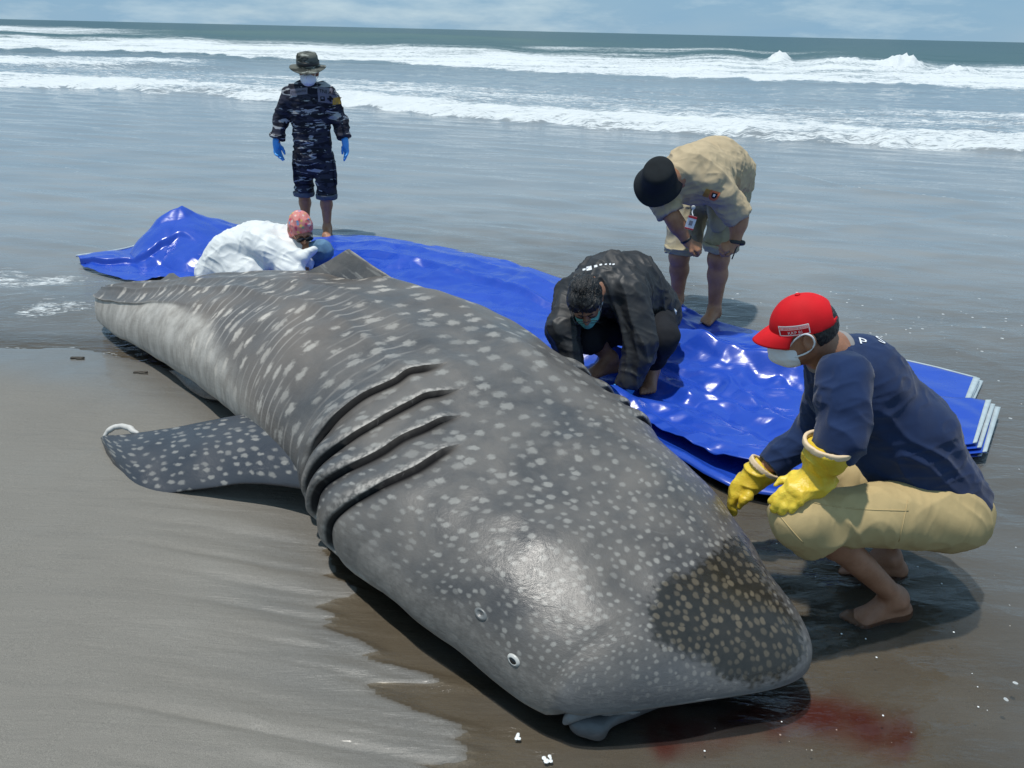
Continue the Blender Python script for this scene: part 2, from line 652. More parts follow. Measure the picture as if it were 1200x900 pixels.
base = t.mix(t.math('MULTIPLY', t.attr('dark_patch'), 0.50), base, (0.098, 0.097, 0.093))
base = t.mix(t.math('MULTIPLY', t.attr('shoal'), 0.4), base, (0.115, 0.113, 0.108))
wetc = t.mix(t.noise(c, 6, 4, 0.6), (0.080, 0.068, 0.054), (0.125, 0.110, 0.088))
base = t.mix(t.attr('wet'), base, wetc)
base = t.mix(t.math('MULTIPLY', t.attr('blood'), 0.40), base, (0.10, 0.022, 0.014))
grain = t.ramp(fine, 0.25, 0.75, 0.62, 1.38, False)
mul = t.n('VectorMath', operation='SCALE')
t.set(mul.inputs[0], base)
t.set(mul.inputs['Scale'], grain)
base = mul.outputs[0]
spk = t.ramp(t.noise(c, 260, 1), 0.74, 0.80)
base = t.mix(t.math('MULTIPLY', spk, 0.5), base, (0.35, 0.34, 0.32))
p = t.n('BsdfPrincipled', Base_Color=base)
ro = t.math('SUBTRACT', 0.62, t.math('MULTIPLY', t.attr('shoal'), 0.28))
ro = t.math('SUBTRACT', ro, t.math('MULTIPLY', t.ramp(big, 0.5, 0.7), 0.12))
t.set(p.inputs['Roughness'], ro)
p.inputs['Specular IOR Level'].default_value = 0.45
h = t.math('ADD', t.math('MULTIPLY', fine, 0.7), t.math('MULTIPLY', t.noise(c, 60, 3), 1.0))
h = t.math('ADD', h, t.math('MULTIPLY', mid, 4.0))
t.set(p.inputs['Normal'], t.bump(h, 0.45, 0.004))
t.set(p.inputs['Coat Weight'], t.attr('film'))          # film of water draining off the sand
p.inputs['Coat Roughness'].default_value = 0.12
p.inputs['Coat IOR'].default_value = 1.33
sand = link('sand', me, t.done(p))
sand['kind'] = 'structure'

# ------------------------------------------------------------------ sea
rows = np.concatenate([np.linspace(-3, 0.9, 24, endpoint=False), CAM_H / np.tan(np.concatenate([
    np.linspace(math.atan(CAM_H / 0.9), math.atan(CAM_H / 5.5), 250, endpoint=False),
    np.linspace(math.atan(CAM_H / 5.5), math.atan(CAM_H / 13), 170, endpoint=False),
    np.linspace(math.atan(CAM_H / 13), math.atan(CAM_H / 500), 270)])), np.geomspace(560, 15000, 14)])
NC = 500
X, Y = fan_grid(rows, NC, 0.86)
x, y = X.ravel(), Y.ravel()
W0 = np.stack([x, y], -1)
zsw, sdw = sand_height(x, y)
PW = proj(np.stack([x, y, np.zeros_like(x)], -1))
px, py = PW[:, 0], PW[:, 1]
LX = [-400, 0, 200, 400, 600, 800, 1000, 1200, 1600]


def band(yb, yt, seed, wob, fl=36.0):
    """position inside a foam band: 0 at its shoreward edge, 1 at its seaward edge"""
    wv = wob * vnoise(np.stack([px / fl, np.full_like(px, seed * 3.7)], -1), seed) + 0.5 * wob * vnoise(np.stack([px / (fl * 0.3), np.full_like(px, seed * 1.7)], -1), seed + 1)
    b = np.interp(px, LX, yb) + wv
    tp = np.interp(px, LX, yt)
    return (b - py) / np.maximum(b - tp, 1)


def prof(u, rise=0.08, hold=0.5):
    return sstep(-rise, rise, u) * (1 - sstep(hold, 1.0, u))


far = y > 9
b1 = band([93, 103, 110, 125, 143, 159, 171, 179, 196], [70, 84, 92, 105, 122, 136, 147, 155, 170], 3, 2.2)
f1 = prof(b1, 0.06, 0.42)
lace = prof(band([93, 102, 109, 124, 142, 158, 170, 178, 196], [50, 70, 76, 86, 96, 108, 118, 124, 140], 3, 1.0), 0.04, 0.75)
b2 = band([76, 79, 80, 82, 80, 80, 80, 80, 80], [58, 64, 68, 75, 78, 79, 79, 79, 79], 5, 1.6)
f2 = prof(b2, 0.15, 0.6) * sstep(330, 190, px)
b3 = band([50, 57, 62, 71, 83, 92, 99, 105, 112], [28, 40, 43, 47, 55, 62, 68, 72, 80], 7, 1.6)
f3 = prof(b3, 0.06, 0.42)
b4 = band([38, 42, 48, 54, 62, 70, 78, 84, 90], [22, 26, 30, 38, 52, 60, 66, 72, 80], 9, 1.2, 60)
f4 = prof(b4, 0.1, 0.5) * sstep(320, 60, px) * 0.8
f5 = prof(band([50, 52, 53, 56, 62, 66, 70, 74, 80], [34, 40, 46, 48, 53, 57, 66, 70, 76], 11, 1.5, 80), 0.2, 0.5) * sstep(560, 640, px) * sstep(1080, 900, px) * 0.62
dens = np.maximum.reduce([0.95 * f1, 0.60 * lace, 0.80 * f2, 0.92 * f3, f4, f5]) * far
dens = dens * (0.86 + 0.26 * vnoise(W0 * np.array([0.22, 0.8]), 62))
# lacy patches left by earlier waves further in
patch = sstep(0.15, 0.6, vnoise(W0 * np.array([0.06, 0.35]), 61)) * sstep(20, 26, y) * sstep(60, 40, y) * 0.35
dens = np.maximum(dens, patch * far)
edge = np.exp(-((sdw - 0.02) / 0.035) ** 2) * (y > 3.9) * (x < -2.0) * 0.45
swash = sstep(-0.5, 0.6, vnoise(np.stack([x * 2.2 + y * 1.2, y * 3.6 - x], -1), 71)) * sstep(210, 60, px) * sstep(270, 330, py) * sstep(398, 360, py) * 0.55
dens = np.maximum.reduce([dens, edge, swash])
z = np.zeros_like(x)
z += 0.17 * sstep(-0.05, 0.25, b1) * (1 - sstep(0.4, 2.0, b1)) * (y > 9) * sstep(-0.05, 0.05, b1)
z += 0.16 * f2
w3 = np.exp(-((b3 - 0.8) / np.where(b3 < 0.8, 0.45, 0.7)) ** 2) * (y > 15)
crest = 0.42 + 0.18 * vnoise(np.stack([px / 70.0, 0 * px], -1), 77)
z += crest * w3
w5 = np.exp(-((band([40, 44, 44, 45, 52, 60, 66, 72, 80], [33, 36, 38, 39, 47, 54, 60, 66, 74], 13, 0.6, 90) - 0.5) / 0.7) ** 2) * (y > 40)
z += 0.45 * w5 * sstep(120, 360, px) * sstep(800, 420, px)
spl = np.zeros_like(x)
for (sx, sy, sw, amp) in ((1052, 84, 26, 0.75), (912, 76, 12, 0.7), (985, 82, 30, 0.3), (1120, 88, 22, 0.35)):
    spl += amp * np.exp(-((px - sx) / sw) ** 2 - ((py - sy) / 3.0) ** 2)
z += spl * (0.6 + 0.7 * np.abs(vnoise(np.stack([px / 2.7, py / 1.3], -1), 79))) * (y > 15)
dens = np.maximum(dens, np.clip(spl * 3, 0, 1) * (y > 15))
z += dens * far * 0.10 * fbm(W0 * np.array([2.2, 1.3]), 3, 81)
calm = sstep(0.0, 0.5, sdw) * sstep(-0.008, -0.02, zsw)
wv = np.abs(y) + 0.2
lf = np.clip(y / 5.0, 0.35, 1.6)
rip = 0.014 * vnoise(np.stack([x * 1.0 + y * 0.5, y * 3.2 + x * 1.0], -1), 91) + 0.010 * vnoise(np.stack([x * 2.6 + 0.6 * y, y * 8 + 2.6 * x], -1), 92) * sstep(13, 8, y)
rip += 0.0055 * (1 - 2 * np.abs(vnoise(np.stack([x * 5 + 2.0 * y, y * 11 - 3 * x], -1), 93))) * sstep(5.5, 4.2, y)
stir = np.exp(-(((x - 1.25) / 0.5) ** 2 + ((y - 2.45) / 0.5) ** 2))
rip += stir * 0.006 * vnoise(np.stack([x * 9 + 3 * y, y * 15 - 2 * x], -1), 94)
z += rip * calm * sstep(200, 40, y)
z += 0.05 * vnoise(np.stack([x * 0.12, y * 0.5], -1), 95) * sstep(14, 40, y) * sstep(3000, 300, y)
# the thin tongue of a wave that has just crossed the shallows on the right
for (pts, amp, wd) in (([(930, 205), (1010, 224), (1090, 232), (1140, 238)], 0.035, 0.16), ([(960, 270), (1060, 262), (1150, 250)], 0.02, 0.12), ([(880, 330), (1000, 318), (1200, 300)], 0.014, 0.12), ([(1040, 395), (1120, 410), (1200, 440)], 0.012, 0.08)):
    g = np.array([gnd(*q)[:2] for q in pts])
    d = np.min([np.abs(np.interp(x, g[:, 0], g[:, 1]) - y)], 0)
    z += amp * np.exp(-(d / wd) ** 2) * sstep(g[0, 0] - 0.6, g[0, 0] + 0.6, x) * sstep(g[-1, 0] + 0.8, g[-1, 0] - 0.4, x)
me = np_mesh('sea', np.stack([x, y, z], -1), grid_quads(len(rows), NC))
attr(me, 'foam', dens)
murk = 0.10 + 0.45 * sstep(1.25, 2.1, x) * sstep(0.5, 2.2, y) + 0.5 * sstep(3.0, 7, y) + 0.6 * sstep(5.5, 11, y) + 0.35 * sstep(-1.9, -2.6, x)
murk = np.clip(murk + 0.14 * fbm(W0 * 2.5, 3, 97), 0, 1) * sstep(0.0, 0.35, sdw)
attr(me, 'murk', murk)
attr(me, 'deep', sstep(22, 75, y))
attr(me, 'swell', np.clip(w5 * sstep(120, 360, px) * sstep(800, 420, px) + 0.5 * w3, 0, 1))
PN = PS  # (sand grid)
seg = [np.array(q, float) for q in [(770, 860), (850, 852), (905, 834), (970, 834), (1050, 858)]]
db = np.full(len(x), 1e9)
for a, b in zip(seg[:-1], seg[1:]):
    ab = b - a
    tt = np.clip(((PW - a) @ ab) / (ab @ ab), 0, 1)
    db = np.minimum(db, np.linalg.norm(PW - a - tt[:, None] * ab, axis=1))
attr(me, 'blood', np.exp(-(np.maximum(db + 14 * vnoise(PW / 26.0, 43), 0) / 20.0) ** 2) * (y < 3) * (y > 0.5) * sstep(1150, 1060, px + 0 * py))
speck = sstep(1.0, 1.7, x) * sstep(6.5, 4.5, y) * 0.6 + sstep(0, 0.3, sdw) * sstep(2.6, 1.6, y) * 0.35 * sstep(0.2, 0.6, x) + np.exp(-((y - 5.6 + 0.25 * (x - 3)) / 0.7) ** 2) * sstep(0.8, 2.0, x) * sstep(6, 4, x)
attr(me, 'speck', np.clip(speck, 0, 1))
attr(me, 'near', sstep(9.0, 4.0, y))

t = NT('sea_water')
geo = t.n('NewGeometry')
pos = geo.outputs['Position']


def scaled(sx, sy, sz=1.0):
    mp = t.n('Mapping')
    t.set(mp.inputs['Vector'], pos)
    mp.inputs['Scale'].default_value = (sx, sy, sz)
    mp.inputs['Rotation'].default_value = (0, 0, 0.25)
    return mp.outputs[0]


n1 = t.noise(scaled(2.2, 6.5), 1.0, 4, 0.6, 0.4)
n2 = t.noise(scaled(9, 22), 1.0, 4, 0.6, 0.6)
n3 = t.noise(scaled(0.5, 2.4), 1.0, 5, 0.62, 0.2)
hgt = t.math('ADD', t.math('MULTIPLY', n1, 0.5), t.math('MULTIPLY', n2, 0.12))
hgt = t.math('MULTIPLY', hgt, t.math('ADD', 1.0, t.math('MULTIPLY', t.attr('near'), 2.6)))
hgt = t.math('ADD', hgt, t.math('MULTIPLY', n3, 1.1))
nb = t.bump(hgt, 0.34, 0.045)
fre = t.math('MULTIPLY', t.n('Fresnel', IOR=1.33, Normal=nb).outputs[0], t.math('SUBTRACT', 1.0, t.math('MULTIPLY', t.attr('deep'), 0.72)))   # rough open sea mirrors less of the low sky
gl = t.n('BsdfGlossy', Color=(1, 1, 1), Roughness=0.05, Normal=nb)
blood = t.math('MULTIPLY', t.math('MULTIPLY', t.attr('blood'), 0.72), t.ramp(t.noise(pos, 7.0, 4, 0.6), 0.25, 0.6, 0.35, 1.0))
tint = t.mix(blood, (0.86, 0.83, 0.77), (0.62, 0.16, 0.10))
tr = t.n('BsdfTransparent', Color=tint)
mk = t.mix(t.ramp(t.noise(scaled(0.7, 1.8), 1.0, 4), 0.3, 0.7), (0.195, 0.220, 0.238), (0.250, 0.266, 0.274))
mk = t.mix(t.math('MULTIPLY', t.attr('near'), 0.75), mk, t.mix(t.noise(scaled(1.5, 3), 1.0, 4), (0.115, 0.108, 0.098), (0.175, 0.168, 0.158)))
mk = t.mix(t.attr('deep'), mk, (0.040, 0.088, 0.108))
mk = t.mix(t.math('MULTIPLY', t.attr('swell'), 0.8), mk, (0.06, 0.115, 0.105))
mk = t.mix(t.math('MULTIPLY', blood, 0.8), mk, (0.16, 0.02, 0.012))
df = t.n('BsdfDiffuse', Color=mk, Normal=nb)
body = t.n('MixShader')
t.set(body.inputs[0], t.attr('murk'))
t.set(body.inputs[1], tr)
t.set(body.inputs[2], df)
wat = t.n('MixShader')
t.set(wat.inputs[0], fre)
t.set(wat.inputs[1], body)
t.set(wat.inputs[2], gl)
fn = t.math('ADD', t.math('MULTIPLY', t.noise(scaled(1.6, 4.5), 1.0, 6, 0.68, 0.8), 0.55), t.math('MULTIPLY', t.noise(scaled(6, 16), 1.0, 4, 0.65, 0.5), 0.45))
fnn = t.math('ADD', t.math('MULTIPLY', t.noise(scaled(13, 26), 1.0, 5, 0.65, 0.9), 0.65), t.math('MULTIPLY', fn, 0.35))
fn = t.math('ADD', t.math('MULTIPLY', fn, t.math('SUBTRACT', 1.0, t.attr('near'))), t.math('MULTIPLY', fnn, t.attr('near')))
fm = t.math('SUBTRACT', t.attr('foam'), t.math('MULTIPLY', t.math('SUBTRACT', fn, 0.29), 2.6))
fm = t.ramp(fm, -0.10, 0.22)
vo = t.n('TexVoronoi', Scale=13.0, Randomness=1.0)
t.set(vo.inputs['Vector'], pos)
sepc = t.n('SeparateColor')
t.set(sepc.inputs[0], vo.outputs['Color'])
dot = t.ramp(vo.outputs['Distance'], t.math('MULTIPLY', sepc.outputs[1], 0.13), t.math('ADD', t.math('MULTIPLY', sepc.outputs[1], 0.13), 0.03), 1.0, 0.0)
dot = t.math('MULTIPLY', dot, t.math('GREATER_THAN', t.math('MULTIPLY', t.attr('speck'), t.math('ADD', 0.4, t.noise(scaled(1.2, 2.0), 1.0, 3))), t.math('ADD', 0.30, t.math('MULTIPLY', sepc.outputs[0], 0.65))))
fm = t.math('MAXIMUM', fm, t.math('MULTIPLY', dot, 0.85))
fd = t.n('BsdfDiffuse', Color=t.mix(fn, (0.80, 0.82, 0.82), (0.50, 0.55, 0.58)), Normal=t.bump(fn, 0.8, 0.12))
fin = t.n('MixShader')
t.set(fin.inputs[0], fm)
t.set(fin.inputs[1], wat)
t.set(fin.inputs[2], fd)
sea = link('sea', me, t.done(fin))
sea['kind'] = 'structure'


# ================================================================== WHALE SHARK
SK = np.array([  # centre x, y, half width, height along the animal, nose to tail
    [0.566, 1.705, 0.335, 0.268], [0.515, 1.850, 0.458, 0.352], [0.314, 2.197, 0.598, 0.485], [0.028, 2.634, 0.729, 0.532],
    [-0.248, 3.105, 0.731, 0.608], [-0.654, 3.651, 0.740, 0.653], [-1.213, 4.129, 0.638, 0.606], [-1.783, 4.458, 0.469, 0.506],
    [-2.350, 4.703, 0.259, 0.389], [-2.705, 4.900, 0.110, 0.290], [-2.72, 5.15, 0.062, 0.230]])


def cr(ctrl, u):
    n = len(ctrl)
    i = np.clip(u.astype(int), 0, n - 2)
    f = (u - i)[:, None]
    p = lambda k: ctrl[np.clip(k, 0, n - 1)]
    p0, p1, p2, p3 = p(i - 1), p(i), p(i + 1), p(i + 2)
    p0 = np.where((i == 0)[:, None], 2 * p1 - p2, p0)
    p3 = np.where((i == n - 2)[:, None], 2 * p2 - p1, p3)
    return .5 * (2 * p1 + (p2 - p0) * f + (2 * p0 - 5 * p1 + 4 * p2 - p3) * f ** 2 + (-p0 + 3 * p1 - 3 * p2 + p3) * f ** 3)


def shark_surface(U, TH):
    """rings of the body; U along (below 0 = rounded snout edge, above 10 = stem of the tail), TH: 0 right side, pi/2 top, pi left side"""
    shp = U.shape
    U = U.ravel()
    TH = np.broadcast_to(TH, shp).ravel()[:, None]
    Uc = np.clip(U, 0, 10)
    D = cr(SK, Uc)
    e = 1e-3
    A, B = cr(SK, np.clip(Uc + e, 0, 10)), cr(SK, np.clip(Uc - e, 0, 10))
    tg = A[:, :2] - B[:, :2]
    tg /= np.linalg.norm(tg, axis=1)[:, None]
    nn = np.stack([tg[:, 1], -tg[:, 0]], 1)
    qn = np.clip((1 - U) / 2, 0, 1)                         # rounded snout in front of the second ring
    fr = U < 1
    P1 = SK[1, :2]
    t1 = nrm(SK[0, :2] - SK[2, :2])
    tn = nrm(np.array([0.20, -0.98]))
    hd_ = t1[None] * (1 - qn)[:, None] + tn[None] * qn[:, None]
    hd_ /= np.linalg.norm(hd_, axis=1)[:, None]
    e2 = np.clip(U - 10, 0, 1) * np.pi / 2                   # tail closure
    P = np.where(fr[:, None], P1[None] + 0.213 * qn[:, None] * (t1[None] * (1 - qn / 2)[:, None] + tn[None] * (qn / 2)[:, None]), D[:, :2] + tg * (0.05 * np.sin(e2))[:, None])
    nn = np.where(fr[:, None], np.stack([-hd_[:, 1], hd_[:, 0]], 1), nn)
    sh = np.where(fr, np.maximum(1 - qn ** 4.0, 0) ** 0.5 * (1 - 0.42 * qn), 1.0)
    sw = np.where(fr, np.maximum(1 - qn ** 6.0, 0) ** (1 / 3.2) * (1 - 0.15 * qn), 1.0)
    w = np.where(fr, SK[1, 2] * sw, D[:, 2]) * np.maximum(np.cos(e2), 0.02)
    h = np.where(fr, SK[1, 3] + 0 * U, D[:, 3])
    z0 = 0.02 + np.clip(Uc - 7, 0, 3) * 0.03 + 0.055 * (1 - sstep(0.0, 1.6, Uc))
    zc = np.where(Uc < 1.6, np.maximum(0.36 * h, z0 + 0.075), 0.36 * h)
    box = 1 - sstep(0.6, 3.0, Uc)
    xl = 0.85 - 0.22 * box
    zl = 0.95 - 0.12 * box
    ct, st = np.cos(TH), np.sin(TH)
    lat = w[:, None] * np.sign(ct) * np.abs(ct) ** xl[:, None]
    hu = ((h - zc) * sh * np.maximum(np.cos(e2), 0.02))[:, None]
    hd = ((zc - z0) * sh * np.maximum(np.cos(e2), 0.02))[:, None]
    z = np.where(st >= 0, zc[:, None] + hu * np.abs(st) ** zl[:, None], zc[:, None] - hd * np.abs(st) ** 0.6)
    # raised ridges along the flanks, soft dip beside the spine of the head
    rg = 0
    for th0, amp, wd in ((0.5 * np.pi - 0.42, 0.016, 0.10), (0.5 * np.pi + 0.03, 0.013, 0.060), (0.5 * np.pi + 0.30, 0.014, 0.055), (0.5 * np.pi - 0.85, 0.012, 0.06)):
        rg = rg + amp * np.exp(-((TH - th0) / wd) ** 2)
    z = z + rg * (sstep(2.6, 4.5, Uc) * (1 - sstep(8.6, 9.8, Uc)))[:, None]
    # keel: the dark upper half overhangs the pale lower flank towards the tail
    kl = np.exp(-((np.abs(TH - 0.5 * np.pi) - np.interp(Uc, [6, 8, 10], [0.56, 0.70, 0.80])[:, None]) / 0.07) ** 2) * (sstep(6.0, 7.6, Uc))[:, None] * np.minimum(1, np.cos(e2))[:, None]
    lat = lat + np.sign(ct) * 0.022 * kl
    # slack skin: low frequency sag
    X = P[:, None, :] + nn[:, None, :] * lat[..., None]
    Q = np.concatenate([X, z[..., None]], -1)
    sag = 0.016 * vnoise(Q * np.array([3.1, 3.1, 3.1]), 101) + 0.007 * vnoise(Q * 8.0, 102)
    Q[..., 2] += sag * (z > 0.08) * sh[:, None]
    return Q.reshape(*shp, 3)


Us = np.concatenate([1 - 2 * np.sin(np.linspace(np.pi / 2, 0, 110, endpoint=False)), np.linspace(1, 5.2, 480, endpoint=False), np.linspace(5.2, 10, 250, endpoint=False), 10 + np.linspace(0, 1, 12)])
Us = np.unique(np.clip(Us, -1, 11))
THs = np.concatenate([np.linspace(-0.22, np.pi + 0.22, 330), np.linspace(np.pi + 0.22, 2 * np.pi - 0.22, 42)[1:-1]])
UU = np.repeat(Us[:, None], len(THs), 1)
B = shark_surface(UU, THs[None, :])
NU, NTH = B.shape[:2]


def shark_normals(B):
    du = np.gradient(B, axis=0)
    dv = np.roll(B, -1, 1) - np.roll(B, 1, 1)
    n = np.cross(dv, du)
    return n / (np.linalg.norm(n, axis=2)[..., None] + 1e-12)


BN = shark_normals(B)
mid = B.mean(1)
if ((B - mid[:, None]) * BN).sum() < 0:
    BN = -BN
PB = proj(B)
FACING = ((CC - B) * BN).sum(-1) > 0


def on_shark(x, y):
    """indices (row, column) of the skin point seen at a photo pixel"""
    d = np.where(FACING & (B[..., 2] > 0.03), (PB[..., 0] - x) ** 2 + (PB[..., 1] - y) ** 2, 1e9)
    return np.unravel_index(d.argmin(), d.shape)


TT = np.repeat(THs[None, :], NU, 0)
TT = np.where(TT > 1.5 * np.pi, TT - 2 * np.pi, TT)
arc = np.concatenate([[0], np.cumsum(np.linalg.norm(np.diff(cr(SK, np.clip(Us, 0, 10))[:, :2], axis=0), axis=1))])

# gill slits: the free edge of each flap stands proud, the groove below it has its shade painted in
lip = np.zeros((NU, NTH))
slit = np.zeros((NU, NTH))
rise = np.zeros((NU, NTH))
GILLS = [
    [(522, 424), (502, 431), (470, 444), (438, 458), (406, 480), (390, 496)],
    [(535, 449), (513, 459), (484, 470), (455, 490), (421, 510), (392, 527), (372, 545)],
    [(537, 480), (525, 494), (496, 503), (464, 522), (427, 542), (395, 558), (370, 574)],
    [(536, 516), (519, 535), (490, 551), (461, 565), (427, 579), (409, 594), (386, 615)],
]
SLIT = []                                       # for each slit: its u at every TH column, and its span
for gl_ in GILLS:
    ij = [on_shark(*q) for q in gl_]
    gu = np.array([Us[i] for i, j in ij])
    gt = np.array([THs[j] for i, j in ij])
    o = np.argsort(gt)
    gu, gt = gu[o], gt[o]
    tl = np.linspace(gt[0] - 0.5, gt[-1] + 0.6, 90)
    ul = np.interp(tl, gt, gu)
    ul = np.convolve(np.pad(ul, 7, 'edge'), np.ones(15) / 15, 'valid')
    SLIT.append((tl, ul, gt[0], gt[-1]))
# lay the rows of the grid along the slits, with one row exactly on each free edge
ref = [np.interp(2.15, s_[0], s_[1]) for s_ in SLIT]
Us = np.array([x_ for x_ in Us if min(abs(x_ - r_) for r_ in ref) > 0.006])
Us = np.sort(np.concatenate([Us, ref, np.array(ref) - 0.005, np.array(ref) + 0.006]))
NU = len(Us)
UU = np.repeat(Us[:, None], NTH, 1)
TT = np.repeat(np.where(THs > 1.5 * np.pi, THs - 2 * np.pi, THs)[None, :], NU, 0)
lip, slit, rise = np.zeros((NU, NTH)), np.zeros((NU, NTH)), np.zeros((NU, NTH))
T2 = np.where(TT[0] > np.pi / 2, TT[0], np.pi - TT[0])
sl_u = np.stack([np.interp(T2, s_[0], s_[1]) for s_ in SLIT])      # 4 x NTH
fade = sstep(1.62, 2.0, T2) * (1 - sstep(3.25, 3.6, T2))
sl_u = sl_u * fade + np.array(ref)[:, None] * (1 - fade)
kn = np.concatenate([[-1.0, 1.6], ref[::-1], [6.2, 11.0]])
for c_ in range(NTH):
    kv = np.concatenate([[-1.0, 1.6], sl_u[::-1, c_], [6.2, 11.0]])
    UU[:, c_] = np.interp(Us, kn, kv)
B = shark_surface(UU, THs[None, :])
BN = shark_normals(B)
if ((B - B.mean(1)[:, None]) * BN).sum() < 0:
    BN = -BN
PB = proj(B)
FACING = ((CC - B) * BN).sum(-1) > 0
for si, (tl, ul, ta, tb) in enumerate(SLIT):
    TM = np.where(TT > np.pi / 2, TT, np.pi - TT)
    us = np.broadcast_to(sl_u[si][None], TT.shape)
    right = TT < np.pi / 2
    ta_ = np.where(right, 2.45, ta)
    wth = sstep(ta_ - 0.02, ta_ + 0.14, TM) * (1 - sstep(tb + 0.15, tb + 0.40, TM))
    dn = (UU - us) * 0.50
    amp = 0.0205 * wth * (1 + 0.2 * sstep(tb - 0.5, tb, TM))
    rise = rise + amp * np.where(dn >= -1e-3, np.clip(1 - dn / 0.135, 0, 1), -0.40 * np.exp(np.minimum(dn, 0) / 0.040))
    fl_ = 1 - 0.75 * sstep(tb - 0.55, tb - 0.1, TM)
    lip = np.maximum(lip, np.where(dn > -1e-3, np.where(dn < 0.001, 0.2, 0.8 * np.exp(-((dn - 0.006) / 0.0190) ** 2)), 0) * wth * fl_)
    slit = np.maximum(slit, np.where(dn < 0.001, np.where(dn > -1e-3, 0.80, 1.0) * np.exp(-(np.maximum(-dn - 0.003, 0) / (0.0185 * (1 - 0.5 * sstep(tb - 0.6, tb, TM)))) ** 2), 0) * wth)
# the flaps bulge one behind the other where they fold over the shoulder
TM = np.where(TT > np.pi / 2, TT, np.pi - TT)
scal = np.zeros((NU, NTH))
edges = [sl_u[3] - 0.05, sl_u[3], sl_u[2], sl_u[1], sl_u[0], sl_u[0] + 0.26]
for k_ in range(1, 5):
    q_ = (UU - edges[k_][None]) / (edges[k_ + 1] - edges[k_])[None]
    scal = np.maximum(scal, np.where((q_ > 0) & (q_ < 1), np.sin(np.pi * np.clip(q_, 0, 1) ** 0.62) ** 0.8, 0))
q_ = (edges[1][None] - UU) / 0.30
scal = np.maximum(scal, np.where((q_ > 0) & (q_ < 1), np.sin(np.pi * np.clip(q_, 0, 1) ** 0.5) * 0.8, 0))
B = B + BN * (rise + (0.026 * scal - 0.012) * sstep(2.25, 2.75, TM) * sstep(2.3, 2.6, UU) * (1 - sstep(4.2, 4.6, UU)) * (1 - sstep(3.35, 3.7, TM)))[..., None]

# shading attributes --------------------------------------------------------
P2 = PB.reshape(-1, 2)
u_, t_ = UU.ravel(), TT.ravel()
wet_poly = [(768, 690), (760, 712), (766, 738), (788, 758), (822, 772), (850, 794), (882, 801), (930, 784), (941, 765), (936, 738), (905, 690), (884, 650), (868, 628), (845, 640), (812, 665), (790, 672)]
wd = polydist(P2, wet_poly) + 11 * fbm(B.reshape(-1, 3) * 18, 3, 111) + 7 * vnoise(B.reshape(-1, 3) * 90, 118)
wet = 0.98 * sstep(7, -7, wd) * FACING.ravel()
wet2 = sstep(20, -30, polydist(P2, [(868, 628), (900, 690), (936, 738), (941, 765), (955, 740), (900, 640), (870, 600)]) + 6 * fbm(B.reshape(-1, 3) * 18, 2, 112))
af = np.abs(t_ - np.pi / 2)                       # angle away from the spine
lown = 0.10 * fbm(B.reshape(-1, 3) * np.array([5, 5, 5]), 4, 113)
kline = np.interp(u_, [0, 2, 4, 5, 5.7, 6.4, 7, 8, 11], [1.62, 1.62, 1.62, 1.30, 1.0, 0.74, 0.66, 0.72, 0.80])
belly = sstep(-0.05, np.interp(u_, [0, 4, 5.5, 6.6, 7.5, 11], [0.34, 0.40, 0.45, 0.14, 0.05, 0.03]), af - kline + lown * np.interp(u_, [0, 6, 8], [1, 1, 0.35]))
cheek = sstep(1.12, 1.50, af + lown) * sstep(3.4, 2.6, u_) * (1 - belly * 0.3)
nose_lip = sstep(0.34, 0.10, B[..., 2].ravel() + 0.25 * np.clip(u_, 0, 1) + 0.5 * np.clip(u_ - .6, 0, 5)) * (u_ < 0.9)
kmid0 = np.argmin(np.abs(THs - np.pi / 2))
su = np.interp(u_, [-1, 0, 1, 2, 3, 4, 5, 6, 8, 11], [.027, .027, .032, .046, .076, .108, .108, .092, .080, .075])
us_grid = np.interp(Us, [-1, 0, 1, 2, 3, 4, 5, 6, 8, 11], [.027, .027, .032, .046, .076, .108, .108, .092, .080, .075])
dl = np.linalg.norm(np.diff(B[:, kmid0], axis=0, prepend=B[:1, kmid0]), axis=1)
pu = np.cumsum(dl / us_grid)
kmid = np.argmin(np.abs(THs - np.pi / 2))
dv = np.linalg.norm(np.diff(B, axis=1, prepend=B[:, -1:]), axis=2)
girth = np.cumsum(dv, 1)
girth = girth - girth[:, kmid:kmid + 1]
sv0 = np.interp(Us, [-1, 0, 1, 2, 3, 4, 5, 6, 7, 11], [.027, .027, .032, .046, .080, .130, .17, .20, .21, .2])
fl = np.abs(girth)
svloc = sv0[:, None] * (1 - 0.42 * sstep(0.25, 0.7, fl) * sstep(4.6, 3.2, UU))
pv = np.cumsum(dv / svloc, 1)
pv = pv - pv[:, kmid:kmid + 1]
# rows of spots lean backwards towards the belly
pu2 = np.interp(UU.ravel(), Us, pu).reshape(UU.shape) + 0.25 * np.abs(pv) * sstep(3.2, 6.0, UU)
pat = np.stack([pu2, pv, np.zeros_like(pv)], -1).reshape(-1, 3)
spot = 1 - sstep(1.50, 1.75, af + lown) * sstep(3.8, 3.0, u_) - 0.85 * nose_lip
spot = spot * (1 - 0.95 * sstep(0.2, 0.9, belly) * sstep(6.2, 7.2, u_)) * (1 - 0.75 * cheek)
stripe = sstep(3.6, 4.6, u_) * (1 - sstep(7.2, 8.6, u_)) * sstep(-0.1, 0.3, af * np.sign(t_ - np.pi / 2))
vs = B.reshape(-1, 3)
caps = np.array([B[0].mean(0), B[-1].mean(0)])
q = grid_quads(NU, NTH, True)
nv = len(vs)
tri = [[nv, (i + 1) % NTH, i] for i in range(NTH)] + [[nv + 1, nv - NTH + i, nv - NTH + (i + 1) % NTH] for i in range(NTH)]
vs = np.concatenate([vs, caps])
me = np_mesh('body', vs, q, np.array(tri))
bmn = np.array([p.normal for p in (me.polygons[NU // 2 * NTH + kmid],)])
